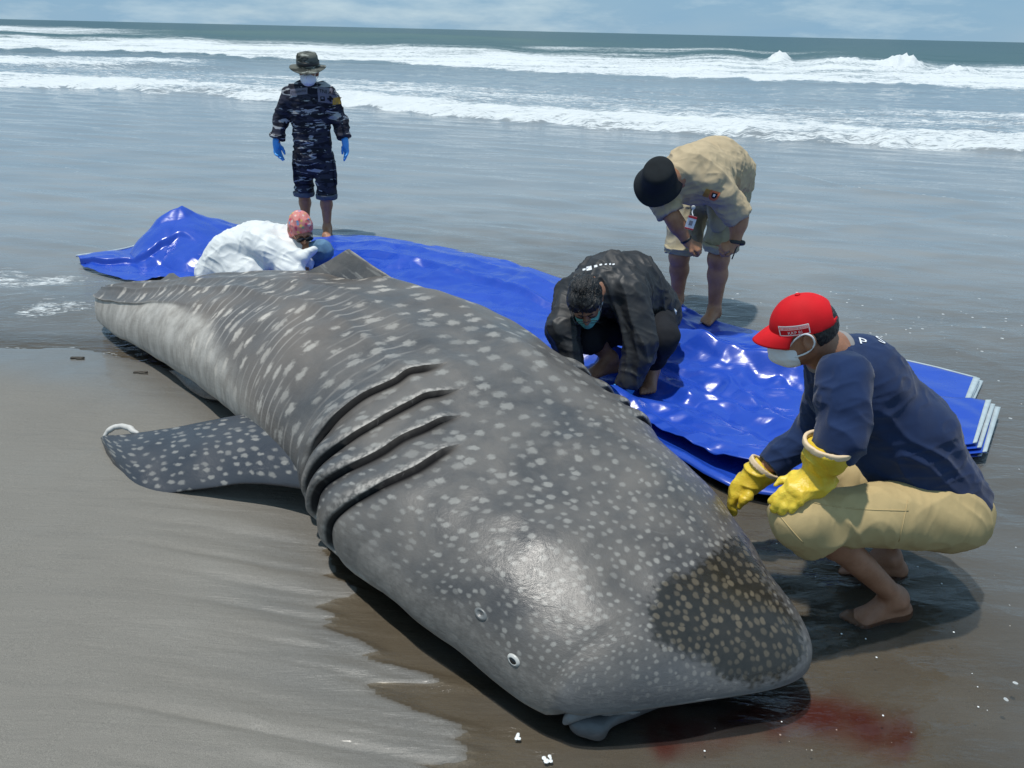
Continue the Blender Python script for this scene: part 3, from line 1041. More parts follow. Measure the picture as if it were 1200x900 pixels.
if bmn[0][2] < 0:
    me.flip_normals()
ex = lambda a: np.concatenate([np.asarray(a, float).ravel(), [0, 0]])
attr(me, 'pat', np.concatenate([pat, [[0, 0, 0], [0, 0, 0]]]), 'FLOAT_VECTOR')
attr(me, 'belly', ex(belly))
attr(me, 'wet', ex(np.maximum(wet, 0.0)))
attr(me, 'lip', ex(lip))
attr(me, 'slit', ex(slit))
attr(me, 'spot', ex(np.clip(spot, 0, 1)))
attr(me, 'stripe', ex(stripe))
attr(me, 'cheek', ex(np.clip(cheek + 0.0, 0, 1)))
attr(me, 'rear', ex(sstep(3.6, 6.0, u_)))
attr(me, 'front', ex(nose_lip))
attr(me, 'tan', ex(sstep(4.2, 4.9, u_) * (1 - sstep(6.6, 7.6, u_)) * sstep(0.15, 0.55, af) * sstep(-0.75, 0.35, fbm(B.reshape(-1, 3) * np.array([2.2, 2.2, 2.2]), 3, 117))))


def shark_skin(name):
    t = NT(name)
    c = t.obj()
    pt = t.attr('pat', 'Vector')
    nz = t.n('TexNoise', Scale=2.3, Detail=3)
    t.set(nz.inputs['Vector'], c)
    wob = t.n('VectorMath', operation='SCALE')
    t.set(wob.inputs[0], nz.outputs['Color'])
    wob.inputs['Scale'].default_value = 0.5
    wob2 = t.n('TexNoise', Scale=45.0, Detail=2)
    t.set(wob2.inputs['Vector'], c)
    wb = t.n('VectorMath', operation='SCALE')
    t.set(wb.inputs[0], wob2.outputs['Color'])
    wb.inputs['Scale'].default_value = 0.42
    ad = t.n('VectorMath', operation='ADD')
    t.set(ad.inputs[0], pt)
    t.set(ad.inputs[1], wob.outputs[0])
    ad2 = t.n('VectorMath', operation='ADD')
    t.set(ad2.inputs[0], ad.outputs[0])
    t.set(ad2.inputs[1], wb.outputs[0])
    vo = t.n('TexVoronoi', Scale=1.0, Randomness=0.72)
    vo.voronoi_dimensions = '2D'
    t.set(vo.inputs['Vector'], ad2.outputs[0])
    sc = t.n('SeparateColor')
    t.set(sc.inputs[0], vo.outputs['Color'])
    rad = t.math('ADD', t.math('SUBTRACT', 0.145, t.math('MULTIPLY', t.attr('rear'), 0.05)), t.math('MULTIPLY', sc.outputs[0], 0.15))
    rad = t.math('ADD', rad, t.math('MULTIPLY', t.attr('wet'), 0.085))
    sp = t.ramp(vo.outputs['Distance'], t.math('SUBTRACT', rad, 0.12), t.math('ADD', rad, 0.10), 1.0, 0.0)
    inten = t.math('ADD', 0.50, t.math('MULTIPLY', sc.outputs[1], 0.5))
    sp = t.math('MULTIPLY', t.math('MULTIPLY', sp, inten), t.attr('spot'))
    # thin pale lines between the rows of spots
    sx = t.n('SeparateXYZ')
    t.set(sx.inputs[0], ad.outputs[0])
    ln = t.math('ABSOLUTE', t.math('SINE', t.math('MULTIPLY', sx.outputs[0], math.pi * 1.35)))
    ln = t.math('MULTIPLY', t.ramp(ln, 0.05, 0.48, 1.0, 0.0), t.ramp(t.noise(c, 5.0, 3), 0.40, 0.62))
    ln = t.math('MULTIPLY', t.math('MULTIPLY', ln, t.attr('stripe')), 0.60)
    mott = t.noise(c, 3.0, 5, 0.6, 0.3)
    mot2 = t.noise(c, 26, 4, 0.65)
    dark = t.mix(t.ramp(mott, 0.3, 0.72), (0.060, 0.058, 0.059), (0.140, 0.127, 0.115))
    dark = t.mix(t.math('MULTIPLY', t.attr('rear'), 0.6), dark, t.mix(mott, (0.072, 0.064, 0.061), (0.148, 0.124, 0.106)))
    dark = t.mix(t.math('MULTIPLY', t.ramp(mot2, 0.45, 0.75), 0.25), dark, (0.13, 0.13, 0.13))
    dark = t.mix(t.math('MULTIPLY', t.attr('fin'), 0.9), dark, t.mix(mott, (0.020, 0.024, 0.034), (0.048, 0.052, 0.064)))
    dark = t.mix(t.math('MULTIPLY', t.attr('tan'), 0.85), dark, t.mix(mot2, (0.125, 0.103, 0.086), (0.185, 0.155, 0.130)))
    chk = t.mix(t.ramp(mot2, 0.25, 0.75), (0.150, 0.142, 0.133), (0.250, 0.236, 0.220))
    base = t.mix(t.math('MULTIPLY', t.attr('cheek'), 0.85), dark, chk)
    bel = t.mix(t.ramp(t.noise(t.obj((9, 9, 3)), 1.6, 5, 0.65), 0.3, 0.7), (0.265, 0.240, 0.212), (0.46, 0.43, 0.39))
    base = t.mix(t.attr('belly'), base, bel)
    base = t.mix(t.math('MULTIPLY', t.attr('front'), 0.75), base, t.mix(mot2, (0.10, 0.11, 0.125), (0.16, 0.165, 0.175)))
    spc = t.mix(t.attr('rear'), t.mix(mot2, (0.20, 0.195, 0.183), (0.33, 0.315, 0.29)), (0.54, 0.49, 0.43))
    base = t.mix(ln, base, (0.36, 0.33, 0.30))
    base = t.mix(t.math('MULTIPLY', sp, 0.88), base, spc)
    base = t.mix(t.math('MULTIPLY', t.attr('lip'), 0.85), base, t.mix(t.ramp(t.noise(c, 48, 2), .35, .65), (0.15, 0.138, 0.125), (0.56, 0.51, 0.46)))
    base = t.mix(t.math('MULTIPLY', t.attr('slit'), 0.97), base, (0.010, 0.010, 0.011))  # recess shade under each gill flap, painted into the colour
    wetb = t.mix(sp, t.mix(mot2, (0.010, 0.010, 0.009), (0.034, 0.030, 0.024)), (0.112, 0.092, 0.064))
    base = t.mix(t.attr('wet'), base, wetb)
    # dried sand film and scratches
    scr = t.ramp(t.noise(t.obj((2, 14, 3)), 3.5, 3, 0.5, 1.2), 0.70, 0.74)
    base = t.mix(t.math('MULTIPLY', scr, 0.10), base, (0.35, 0.34, 0.33))
    p = t.n('BsdfPrincipled', Base_Color=base)
    ro = t.math('ADD', 0.305, t.math('MULTIPLY', t.ramp(mott, 0.3, 0.7), 0.17))
    ro = t.math('SUBTRACT', ro, t.math('MULTIPLY', t.attr('wet'), 0.20))
    ro = t.math('SUBTRACT', ro, t.math('MULTIPLY', t.attr('fin'), 0.08))
    ro = t.math('ADD', ro, t.math('MULTIPLY', t.attr('belly'), 0.15))
    ro = t.math('ADD', ro, t.math('MULTIPLY', t.attr('slit'), 0.5))
    t.set(p.inputs['Roughness'], ro)
    t.set(p.inputs['Specular IOR Level'], t.math('SUBTRACT', 0.55, t.math('MULTIPLY', t.attr('slit'), 0.55)))
    hh = t.math('ADD', t.math('MULTIPLY', t.noise(c, 90, 3), 0.5), t.math('MULTIPLY', t.noise(c, 420, 2), 0.35))
    hh = t.math('ADD', hh, t.math('MULTIPLY', t.noise(t.obj((6, 6, 18)), 3.0, 4, 0.6, 0.5), 1.0))
    t.set(p.inputs['Normal'], t.bump(hh, 0.28, 0.006))
    return t.done(p)


SKIN = shark_skin('shark_skin')
shark = thing('whale_shark', 'stranded grey whale shark with pale spots lying on the wet sand', 'whale shark', (-0.6, 3.3, 0))
link('body', me, SKIN, shark)


def fin_mesh(name, secs, wdt, mat, parent, pscale=0.075, spots=1.0, belly_tip=0.0, nch=22, nsp=60, camber=0.0, fin=0.0):
    """secs: list of (leading point, trailing point, thickness); skinned through a spline, airfoil section"""
    Ls, Ts = spline([s[0] for s in secs], nsp), spline([s[1] for s in secs], nsp)
    tk = spline([[s[2]] for s in secs], nsp)[:, 0]
    nup = np.array([nrm(x) for x in spline([s[3] for s in secs], nsp)])
    cx = (1 - np.cos(np.linspace(0, np.pi, nch))) / 2
    yt = 2.2 * (0.2969 * np.sqrt(cx) - 0.126 * cx - 0.3516 * cx ** 2 + 0.2843 * cx ** 3 - 0.1015 * cx ** 4) / 0.44
    top = Ls[:, None] + (Ts - Ls)[:, None] * cx[None, :, None] + nup[:, None] * (tk[:, None] * yt[None])[..., None]
    bot = Ls[:, None] + (Ts - Ls)[:, None] * cx[None, :, None] - nup[:, None] * (tk[:, None] * yt[None])[..., None] * 0.7
    g = np.concatenate([top, bot[:, -2:0:-1]], 1)
    g = g + nup[:, None] * (camber * np.linalg.norm(Ts - Ls, axis=1)[:, None] * np.sin(np.pi * np.concatenate([cx, cx[-2:0:-1]]))[None])[..., None]
    g = g + nup[:, None] * (0.006 * vnoise(g * 7, 121) + 0.0025 * vnoise(g * 22, 122))[..., None]
    n2 = g.shape[1]
    v = np.concatenate([g.reshape(-1, 3), [g[0].mean(0), g[-1].mean(0)]])
    q = grid_quads(nsp, n2, True)
    k = nsp * n2
    tr_ = [[k, (i + 1) % n2, i] for i in range(n2)] + [[k + 1, k - n2 + i, k - n2 + (i + 1) % n2] for i in range(n2)]
    me = np_mesh(name, v, q, np.array(tr_))
    span = np.cumsum(np.linalg.norm(np.diff(Ls * .5 + Ts * .5, axis=0, prepend=(Ls * .5 + Ts * .5)[:1]), axis=1))
    ch = np.linalg.norm(Ts - Ls, axis=1)
    cc = np.concatenate([cx, cx[-2:0:-1]])
    pt = np.stack([np.repeat(span[:, None], n2, 1) / pscale, cc[None] * ch[:, None] / (pscale * 0.72) + 40, np.zeros((nsp, n2))], -1)
    attr(me, 'pat', np.concatenate([pt.reshape(-1, 3), np.zeros((2, 3))]), 'FLOAT_VECTOR')
    isb = np.concatenate([np.zeros(nch), np.ones(nch - 2)])
    attr(me, 'spot', np.concatenate([np.repeat((spots * (1 - isb))[None], nsp, 0).ravel(), [0, 0]]))
    attr(me, 'belly', np.concatenate([np.repeat((0.55 * isb)[None], nsp, 0).ravel(), [0, 0]]))
    attr(me, 'fin', np.full(len(v), fin))
    attr(me, 'wet', np.concatenate([np.repeat(wdt[:, None] if np.ndim(wdt) else np.full((nsp, 1), wdt), n2, 1).ravel(), [0, 0]]))
    return link(name, me, mat, parent)


def zp(x, y, z):
    return gnd(x, y, z)


# left pectoral fin, spread on the sand towards the camera's left
UPF = V(0.15, -0.35, 0.92)
secs = [
    (zp(455, 566, .27), zp(450, 455, .42), 0.105, UPF),
    (zp(402, 588, .18), zp(402, 458, .355), 0.100, UPF),
    (zp(356, 573, .15), zp(350, 470, .285), 0.072, UPF),
    (zp(300, 567, .125), zp(286, 485, .215), 0.050, UPF),
    (zp(250, 571, .085), zp(228, 496, .165), 0.040, UPF),
    (zp(205, 578, .035), zp(180, 505, .12), 0.032, UPF),
    (zp(170, 582, .012), zp(145, 509, .095), 0.024, UPF),
    (zp(146, 566, .012), zp(124, 511, .075), 0.016, UPF),
    (zp(131, 548, .014), zp(118, 514, .06), 0.005, UPF),
]
fin_mesh('pectoral_fin', secs, 0.35 * sstep(0.72, 0.95, np.linspace(0, 1, 60)), SKIN, shark, 0.066, camber=0.07, fin=1.0)
# curled pale rim at the tip of that fin
cp = [zp(122, 512, .062), zp(127, 505, .085), zp(136, 500, .10), zp(147, 501, .105), (zp(156, 505, .105)), zp(162, 509, .098)]
PALE = plain('pale_torn_skin', (0.55, 0.53, 0.50), 0.5, 0.4, var=0.25, scale=40)
tube_obj('fin_tip_curl', spline(cp, 26) + 0.004 * vnoise(spline(cp, 26) * 40, 7)[:, None], (0.013 + 0.004 * vnoise(spline(cp, 26) * 30, 8)) * np.sin(np.linspace(0.25, np.pi - .25, 26)) ** 0.6 + 0.002, PALE, shark)
# the right pectoral fin lies flat under the other side
secs = [(V(0.62, 3.25, .10), V(0.32, 3.75, .16), 0.045, V(0, 0, 1)), (V(0.80, 3.42, .06), V(0.50, 3.85, .08), 0.03, V(0, 0, 1)), (V(0.86, 3.62, .04), V(0.70, 3.9, .05), 0.016, V(0, 0, 1))]

# dorsal fin: long sloping edge towards the tail, steep edge towards the head
def spine(u, dz=0.0, off=0.0):
    kc_ = np.argmin(np.abs(THs - (np.pi / 2 - off)))
    i = np.argmin(np.abs(UU[:, kc_] - u))
    return B[i, kc_] + V(0, 0, dz)


d1, d0 = spine(5.12, -0.07, .42), spine(6.45, -0.05, .30)
ax_ = nrm(d0 - d1)
lean = -nrm(np.cross(ax_, V(0, 0, 1)))
tip = at(408, 292, (d1 * .7 + d0 * .3)[1] + 0.24)
secs = [(d1 - ax_ * .10, d0 + ax_ * 0.06, 0.085, lean), (d1 * .86 + tip * .14, d0 * .80 + tip * .20, 0.048, lean), (d1 * .48 + tip * .52, d0 * .40 + tip * .60 - V(0, 0, .008), 0.026, lean), (d1 * .16 + tip * .84, d0 * .12 + tip * .88, 0.014, lean), (tip - ax_ * .004, tip + ax_ * .018 - V(0, 0, .006), 0.005, lean)]
fin_mesh('dorsal_fin', secs, 0.0, SKIN, shark, 0.11, 0.7)
# small second dorsal fin
d2 = spine(8.1, -0.04, .25)
s2 = spine(7.55, -0.03, .25)
tip2 = at(199, 319, d2[1] + 0.06)
secs = [(s2, d2 - nrm(s2 - d2) * 0.05, 0.03, lean), (s2 * .45 + tip2 * .55, d2 * .45 + tip2 * .55, 0.014, lean), (tip2 + V(.02, 0, -.005), tip2 - V(.012, 0, .01), 0.005, lean)]
fin_mesh('second_dorsal_fin', secs, 0.0, SKIN, shark, 0.11, 0.4)
# pelvic fin folded on the sand beside the pale flank
secs = [(zp(262, 470, .10), zp(240, 436, .16), 0.045, V(-.2, -.6, .7)), (zp(238, 466, .04), zp(216, 433, .11), 0.032, V(-.2, -.6, .7)), (zp(220, 455, .025), zp(205, 434, .08), 0.020, V(-.2, -.6, .7)), (zp(208, 443, .03), zp(197, 434, .06), 0.006, V(-.2, -.6, .7))]
fin_mesh('pelvic_fin', secs, 0.3, SKIN, shark, 0.08, 0.25, fin=1.0)
# tail fin lying in the shallows behind the stem of the tail, hidden behind the body
te = B[-6].mean(0)
secs = [(te + V(0.03, -.02, .05), te + V(0.03, 0.0, -.08), 0.05, V(1, .2, 0)), (te + V(0.16, .18, .02), te + V(0.10, .22, -.10), 0.035, V(.6, .2, .8)), (te + V(.46, .30, -.06), te + V(.40, .52, -.13), 0.022, V(0, 0, 1)), (te + V(.95, .26, -.13), te + V(.92, .42, -.15), 0.014, V(0, 0, 1)), (te + V(1.2, .26, -.15), te + V(1.18, .30, -.155), 0.006, V(0, 0, 1))]
fin_mesh('tail_fin', secs, 0.3, SKIN, shark, 0.12, 0.5)

# eye, spiracle
EYE_W = plain('shark_eye_ring', (0.48, 0.48, 0.46), 0.35, 0.5, var=0.15, scale=200)
EYE_D = plain('shark_eye_dark', (0.008, 0.008, 0.009), 0.08, 0.6, var=0.05)
SPIR = plain('spiracle_skin', (0.15, 0.155, 0.155), 0.35, 0.5, var=0.3, scale=120)


def on_skin_frame(x, y):
    i, j = on_shark(x, y)
    p, n = B[i, j], BN[i, j]
    u = nrm(np.cross(n, nrm(B[min(i + 6, NU - 1), j] - p)))
    w = np.cross(u, n)
    return p, n, u, w


p, n, a, b = on_skin_frame(602, 774)
eye = soft('eye', [El(p - n * .001, (0.0165, 0.009, 0.0235), np.array([a, n, b]), k=.004), El(p + n * .012 + a * .003, (.0095, .02, .0140), np.array([a, n, b]), k=.003, sub=True)], 0.0016, EYE_W, shark)
pup = soft('pupil', [El(p + n * .000 + a * .003, (0.0105, 0.0060, 0.0145), np.array([a, n, b]))], 0.0014, EYE_D, eye)
p, n, a, b = on_skin_frame(564, 720)
soft('spiracle', [El(p - n * .002, (0.0175, 0.010, 0.026), np.array([a, n, b]), k=.004), El(p + n * .017 - a * .003, (.0125, .018, .020), np.array([a, n, b]), k=.003, sub=True)], 0.0016, SPIR, shark)

# mouth corner: the lower jaw and the fold of the lip under the snout
JAW = plain('lower_jaw_skin', (0.085, 0.088, 0.095), 0.45, 0.5, var=0.35, scale=30, bump=0.3)
LIPM = plain('lip_skin', (0.19, 0.19, 0.195), 0.45, 0.5, var=0.35, scale=45, bump=0.3)
jp = [zp(672, 846, .05), zp(690, 852, .045), zp(705, 858, .03), zp(704, 842, .05)]
soft('lower_jaw', [El(zp(688, 849, .052), (.056, .036, .034), k=.03), El(zp(702, 858, .030), (.026, .024, .026), k=.03), Cn(zp(716, 838, .06), zp(800, 808, .085), .030, .026, k=.03), Cn(zp(800, 808, .085), zp(880, 790, .08), .026, .020, k=.03)], 0.005, JAW, shark, folds=[(0.004, (16, 16, 30), 131, False)])
lf = spline([zp(662, 846, .06), zp(672, 838, .09), zp(695, 833, .10), zp(722, 833, .105), zp(750, 835, .105)], 40)
soft('lip_fold', chain(lf[::3], np.interp(np.linspace(0, 1, len(lf[::3])), [0, .25, .5, .8, 1], [.008, .016, .013, .010, .004]), k=.01), 0.004, LIPM, shark, folds=[(0.003, (40, 40, 40), 132, False)])


# ================================================================== BLUE TARPAULIN
def crumple(P, sc, seed, n=5):
    """sharp creases: folded sheets meeting along lines"""
    r_ = np.random.default_rng(seed)
    z = 0
    for k in range(n):
        a = r_.uniform(0, 2 * np.pi)
        d = np.array([np.cos(a), np.sin(a)])
        ph = P @ d * sc * r_.uniform(0.6, 1.5) + 1.3 * vnoise(P * sc * 0.45 + 7 * k, seed + k)
        tri_ = np.abs((ph % 1) * 2 - 1)
        z = z + (tri_ - 0.5) * r_.uniform(0.5, 1) * (0.5 + 0.5 * vnoise(P * sc * 0.3, seed + 20 + k))
    return z / n


def facet(P, sc, seed, stretch=(1.0, 1.0), rot=0.4, warp=0.45):
    """random heights joined by flat triangles: sharp straight creases between flat facets"""
    c_, s_ = math.cos(rot), math.sin(rot)
    q = np.stack([(P[:, 0] * c_ - P[:, 1] * s_) * sc * stretch[0], (P[:, 0] * s_ + P[:, 1] * c_) * sc * stretch[1]], -1)
    q = q + warp * np.stack([vnoise(q * 0.45, seed + 70), vnoise(q * 0.45 + 9, seed + 71)], -1) * 1.6
    k = q.sum(1) * 0.3660254
    u, v = q[:, 0] + k, q[:, 1] + k
    i, j = np.floor(u).astype(np.int64), np.floor(v).astype(np.int64)
    fu, fv = u - i, v - j
    z_ = np.zeros_like(i)
    h00, h11 = _hash(i, j, z_, seed), _hash(i + 1, j + 1, z_, seed)
    h10, h01 = _hash(i + 1, j, z_, seed), _hash(i, j + 1, z_, seed)
    return np.where(fu > fv, h00 + fu * (h10 - h00) + fv * (h11 - h10), h00 + fv * (h01 - h00) + fu * (h11 - h01))


def tarp_mat():
    t = NT('blue_plastic_tarpaulin')
    c = t.obj()
    n = t.noise(c, 2.4, 4, 0.6)
    base = t.mix(n, (0.010, 0.048, 0.36), (0.020, 0.078, 0.50))
    base = t.mix(t.math('MULTIPLY', t.ramp(t.noise(c, 14, 4, 0.7), 0.60, 0.75), 0.12), base, (0.12, 0.24, 0.66))
    wv_ = t.n('TexWave', Scale=70.0, Distortion=0.0)
    t.set(wv_.inputs['Vector'], t.obj((1, 1.0, 0)))
    p = t.n('BsdfPrincipled', Base_Color=base)
    t.set(p.inputs['Roughness'], t.math('ADD', 0.20, t.math('MULTIPLY', t.ramp(n, 0.35, 0.7), 0.14)))
    p.inputs['Specular IOR Level'].default_value = 0.55
    h = t.math('ADD', t.math('MULTIPLY', t.noise(t.obj((4, 8, 6)), 1.0, 3, 0.5, 0.9), 1.0), t.math('MULTIPLY', t.noise(c, 160, 2), 0.03))
    t.set(p.inputs['Normal'], t.bump(h, 0.15, 0.03))
    return t.done(p)


TARP = tarp_mat()
HEM = plain('pale_tarp_hem', (0.40, 0.47, 0.50), 0.5, 0.4, var=0.25, scale=25, bump=0.3)
tarp = thing('tarpaulin', 'large creased shiny blue tarpaulin spread on the shallow water behind the whale shark', 'tarpaulin', (0.2, 5.2, 0))
G = lambda pts: np.array([gnd(*p)[:2] for p in pts])
farE = spline(G([(90, 309), (150, 299), (195, 284), (235, 276), (300, 281), (380, 279), (420, 277), (500, 287), (600, 309), (660, 328), (760, 352), (860, 383), (930, 398), (1000, 418)]), 420)
nearE = spline(np.concatenate([G([(100, 318), (135, 328), (165, 334), (196, 330)]), [[-2.25, 5.35], [-1.5, 5.05], [-0.9, 4.75], [-0.2, 4.25], [0.15, 3.95]], G([(700, 470), (760, 512), (860, 563), (940, 574), (1010, 574)])]), 420)


def resample(P, n):
    s_ = np.concatenate([[0], np.cumsum(np.linalg.norm(np.diff(P, axis=0), axis=1))])
    q_ = np.linspace(0, s_[-1], n)
    return np.stack([np.interp(q_, s_, P[:, 0]), np.interp(q_, s_, P[:, 1])], 1)


nA, nB = 560, 170
farE, nearE = resample(farE, nA), resample(nearE, nA)
bb = np.linspace(0, 1, nB)
PT = farE[:, None] * (1 - bb[None, :, None]) + nearE[:, None] * bb[None, :, None]
# ragged outline
wob = 0.02 * vnoise(np.stack([np.linspace(0, 26, nA), np.zeros(nA)], -1), 141)
PT[..., 1] += wob[:, None] * (1 - bb)[None, :] ** 2
aa = np.linspace(0, 1, nA)[:, None] + 0 * bb[None]
bg = bb[None] + 0 * aa
P2_ = PT.reshape(-1, 2)
zt = 0.034 + 0.06 * np.maximum(crumple(P2_, 1.5, 151, 6), -0.2) + 0.040 * facet(P2_, 1.9, 166, (0.55, 1.3), 0.45) + 0.036 * facet(P2_, 4.6, 167, (0.7, 1.3), 1.0) + 0.0115 * facet(P2_, 11.0, 168, (0.8, 1.2), 0.1)
zt = zt.reshape(nA, nB)
pxt = proj(np.concatenate([P2_, np.zeros((len(P2_), 1))], 1))
ppx, ppy = pxt[:, 0].reshape(nA, nB), pxt[:, 1].reshape(nA, nB)
right = sstep(620, 760, ppx)
zt = zt * (0.50 + 0.75 * right)
# long folds running along the sheet
for (b0, b1_, w_, am, x0, x1) in ((0.30, 0.36, 0.035, 0.035, 380, 900), (0.62, 0.56, 0.05, 0.045, 420, 760), (0.80, 0.72, 0.06, 0.06, 560, 800), (0.50, 0.42, 0.05, 0.055, 700, 1000), (0.16, 0.22, 0.04, 0.03, 400, 980)):
    bc = b0 + (b1_ - b0) * aa + 0.03 * vnoise(np.stack([aa * 5, aa * 0 + b0], -1), 181)
    tr_ = np.maximum(0, 1 - np.abs(bg - bc) / w_) ** 1.3
    zt += am * tr_ * sstep(x0 - 60, x0 + 60, ppx) * sstep(x1 + 60, x1 - 60, ppx)
# puffed up far edge between the seated woman and the man in black
zt += 0.07 * sstep(0, 0.25, bg) * sstep(0.55, 0.25, bg) * sstep(380, 460, ppx) * sstep(700, 600, ppx)
# ridge under the crouching man, lifted towards the man bending over
zt += 0.10 * np.exp(-((bg - 0.42) / 0.10) ** 2) * sstep(690, 760, ppx) * sstep(1000, 860, ppx)
zt = np.maximum(zt, 0.012)
e_ = np.minimum(sstep(0, 0.035, bg), 1)
zt = zt * e_ + 0.006 * (1 - e_)
# near edge: rolled over itself, raised, with the sheet underneath
zt += 0.055 * sstep(0.90, 0.97, bg) * sstep(640, 720, ppx)
# peak of the tent of folded sheet at the left end
pk = gnd(214, 300)[:2]
tip_ = at(214, 248, pk[1] + 0.25)
dl_ = P2_ - tip_[:2]
ang = np.arctan2(dl_[:, 1], dl_[:, 0]) + 0.25 * vnoise(P2_ * 3.0, 194)
rr = np.hypot(dl_[:, 0], dl_[:, 1])
wid = 0.52 + 0.34 * (np.cos(ang * 1.0 + 0.6)) + 0.14 * np.abs(np.sin(ang * 2.5 + 0.4)) - 0.05
zt += (tip_[2] * np.clip(1 - rr / np.maximum(wid, 0.15), 0, 1) ** 0.82).reshape(nA, nB)
zt += (0.030 * facet(P2_, 5.0, 196, (1, 1), .2) * np.exp(-(rr / 0.5) ** 2)).reshape(nA, nB)
zt = np.maximum(zt, 0.008)
# flattened step at the left end where the sheet is doubled
zt += 0.05 * (sstep(0.60, 0.57, bg + 0.05 * vnoise(np.stack([aa * 30, bg * 0], -1), 191)) * sstep(240, 200, ppx))
Vt = np.concatenate([P2_, zt.reshape(-1, 1)], 1)
body_t = np_mesh('sheet', Vt, grid_quads(nA, nB, flip=True))
tsheet = link('sheet', body_t, TARP, tarp)
md = tsheet.modifiers.new('t', 'SOLIDIFY')
md.thickness, md.offset = 0.004, -1
BVT = BVHTree.FromPolygons([Vector(v_) for v_ in Vt], [tuple(int(i) for i in f_) for f_ in grid_quads(nA, nB)])


def on_tarp(x, y):
    h_ = BVT.ray_cast(Vector((x, y, 2)), Vector((0, 0, -1)))
    return h_[0].z if h_[0] is not None else 0.0


# pale hem along the left rim
hm = [np.array([PT[i, 0, 0], PT[i, 0, 1], zt[i, 0] + 0.006]) for i in range(0, 150, 3)]
hv, hq, ht = tube(hm, 0.011, 6)
link('hem', np_mesh('hem', hv, hq, ht), HEM, tarp)
# lower layer of the sheet that shows below the rolled near edge
lowE = resample(spline(np.concatenate([[[0.05, 4.0]], G([(690, 482), (745, 520), (800, 548), (860, 580), (950, 594), (1000, 592)])]), 200), 200)
upE = resample(spline(np.concatenate([[[0.25, 4.2]], G([(720, 455), (790, 490), (880, 540), (960, 556), (1010, 556)])]), 200), 200)
b2_ = np.linspace(0, 1, 26)
PL = upE[:, None] * (1 - b2_[None, :, None]) + lowE[:, None] * b2_[None, :, None]
zl = 0.020 + 0.030 * np.exp(-((b2_ - 0.9) / 0.12) ** 2)[None] + 0.03 * crumple(PL.reshape(-1, 2), 4.0, 201, 5).reshape(200, 26)
zl = np.maximum(zl, 0.008)
ll = link('under_layer', np_mesh('under_layer', np.concatenate([PL.reshape(-1, 2), zl.reshape(-1, 1)], 1), grid_quads(200, 26, flip=True)), TARP, tarp)
md = ll.modifiers.new('t', 'SOLIDIFY')
md.thickness, md.offset = 0.004, -1


# folded ends on the right: stacked layers, each with its pale hem
def layer(corners, z0, seed, n=(60, 40), amp=0.012, hem_side=None, hem_far=False):
    c_ = [np.array(k[:2]) for k in corners]            # far-left, far-right, near-right, near-left
    u_2, v_2 = np.meshgrid(np.linspace(0, 1, n[0]), np.linspace(0, 1, n[1]), indexing='ij')
    P_ = (c_[0][None, None] * ((1 - u_2) * (1 - v_2))[..., None] + c_[1][None, None] * (u_2 * (1 - v_2))[..., None] + c_[2][None, None] * (u_2 * v_2)[..., None] + c_[3][None, None] * ((1 - u_2) * v_2)[..., None])
    zz = z0 + amp * crumple(P_.reshape(-1, 2), 3.0, seed, 5).reshape(n) * 3 * sstep(0, 0.2, 1 - u_2 * 0.8)
    g_ = np.concatenate([P_, zz[..., None]], -1)
    o_ = link('folded_layer', np_mesh('folded_layer', g_.reshape(-1, 3), grid_quads(*n, flip=True)), TARP, tarp)
    m_ = o_.modifiers.new('t', 'SOLIDIFY')
    m_.thickness, m_.offset = 0.003, -1
    k0 = int(n[0] * 0.955)
    strip = g_[k0:, :].copy()
    strip[..., 2] += 0.003
    h_ = link('hem', np_mesh('hem', strip.reshape(-1, 3), grid_quads(n[0] - k0, n[1], flip=True)), HEM, o_)
    m_ = h_.modifiers.new('t', 'SOLIDIFY')
    m_.thickness, m_.offset = 0.005, -1
    if hem_far:
        fv, fq, ft = tube(g_[::2, 0] + np.array([0, 0, 0.003]), 0.007, 6)
        link('hem', np_mesh('hem', fv, fq, ft), HEM, o_)
    return g_


A_ = [gnd(940, 400), gnd(1146, 452), gnd(1131, 484), gnd(960, 470)]
for k in range(3):
    dx = V((0.03, -0.015, 0.0)[k], (0.01, -0.03, 0)[k], 0)
    layer([a_ + dx * (i in (1, 2)) for i, a_ in enumerate(A_)], 0.020 + 0.012 * k, 210 + k, hem_far=(k == 2))
Bc = [gnd(965, 470), gnd(1160, 488), gnd(1143, 540), gnd(985, 560)]
for k in range(6):
    dx = V((0.0, 0.030, 0.012, 0.042, 0.02, 0.0)[k] - .02, (0.01, -0.02, -0.005, -0.03, -0.012, 0.0)[k], 0)
    layer([a_ + dx * (i in (1, 2)) for i, a_ in enumerate(Bc)], 0.016 + 0.016 * k, 220 + k, amp=0.010 if k < 5 else 0.02)


# ================================================================== PEOPLE
def skin(name, a, b):
    t = NT(name)
    c = t.obj()
    n = t.noise(c, 11, 4, 0.6)
    n2 = t.noise(c, 120, 3, 0.6)
    base = t.mix(t.ramp(n, 0.3, 0.7), a, b)
    base = t.mix(t.math('MULTIPLY', t.ramp(n2, 0.5, 0.8), 0.3), base, tuple(x * 0.6 for x in a))
    p = t.n('BsdfPrincipled', Base_Color=base, Roughness=0.48)
    p.inputs['Subsurface Weight'].default_value = 0.08
    p.inputs['Subsurface Radius'].default_value = (0.02, 0.008, 0.004)
    p.inputs['Subsurface Scale'].default_value = 0.4
    p.inputs['Specular IOR Level'].default_value = 0.4
    t.set(p.inputs['Normal'], t.bump(t.math('ADD', n2, t.math('MULTIPLY', t.noise(c, 35, 3), 2)), 0.25, 0.003))
    return t.done(p)


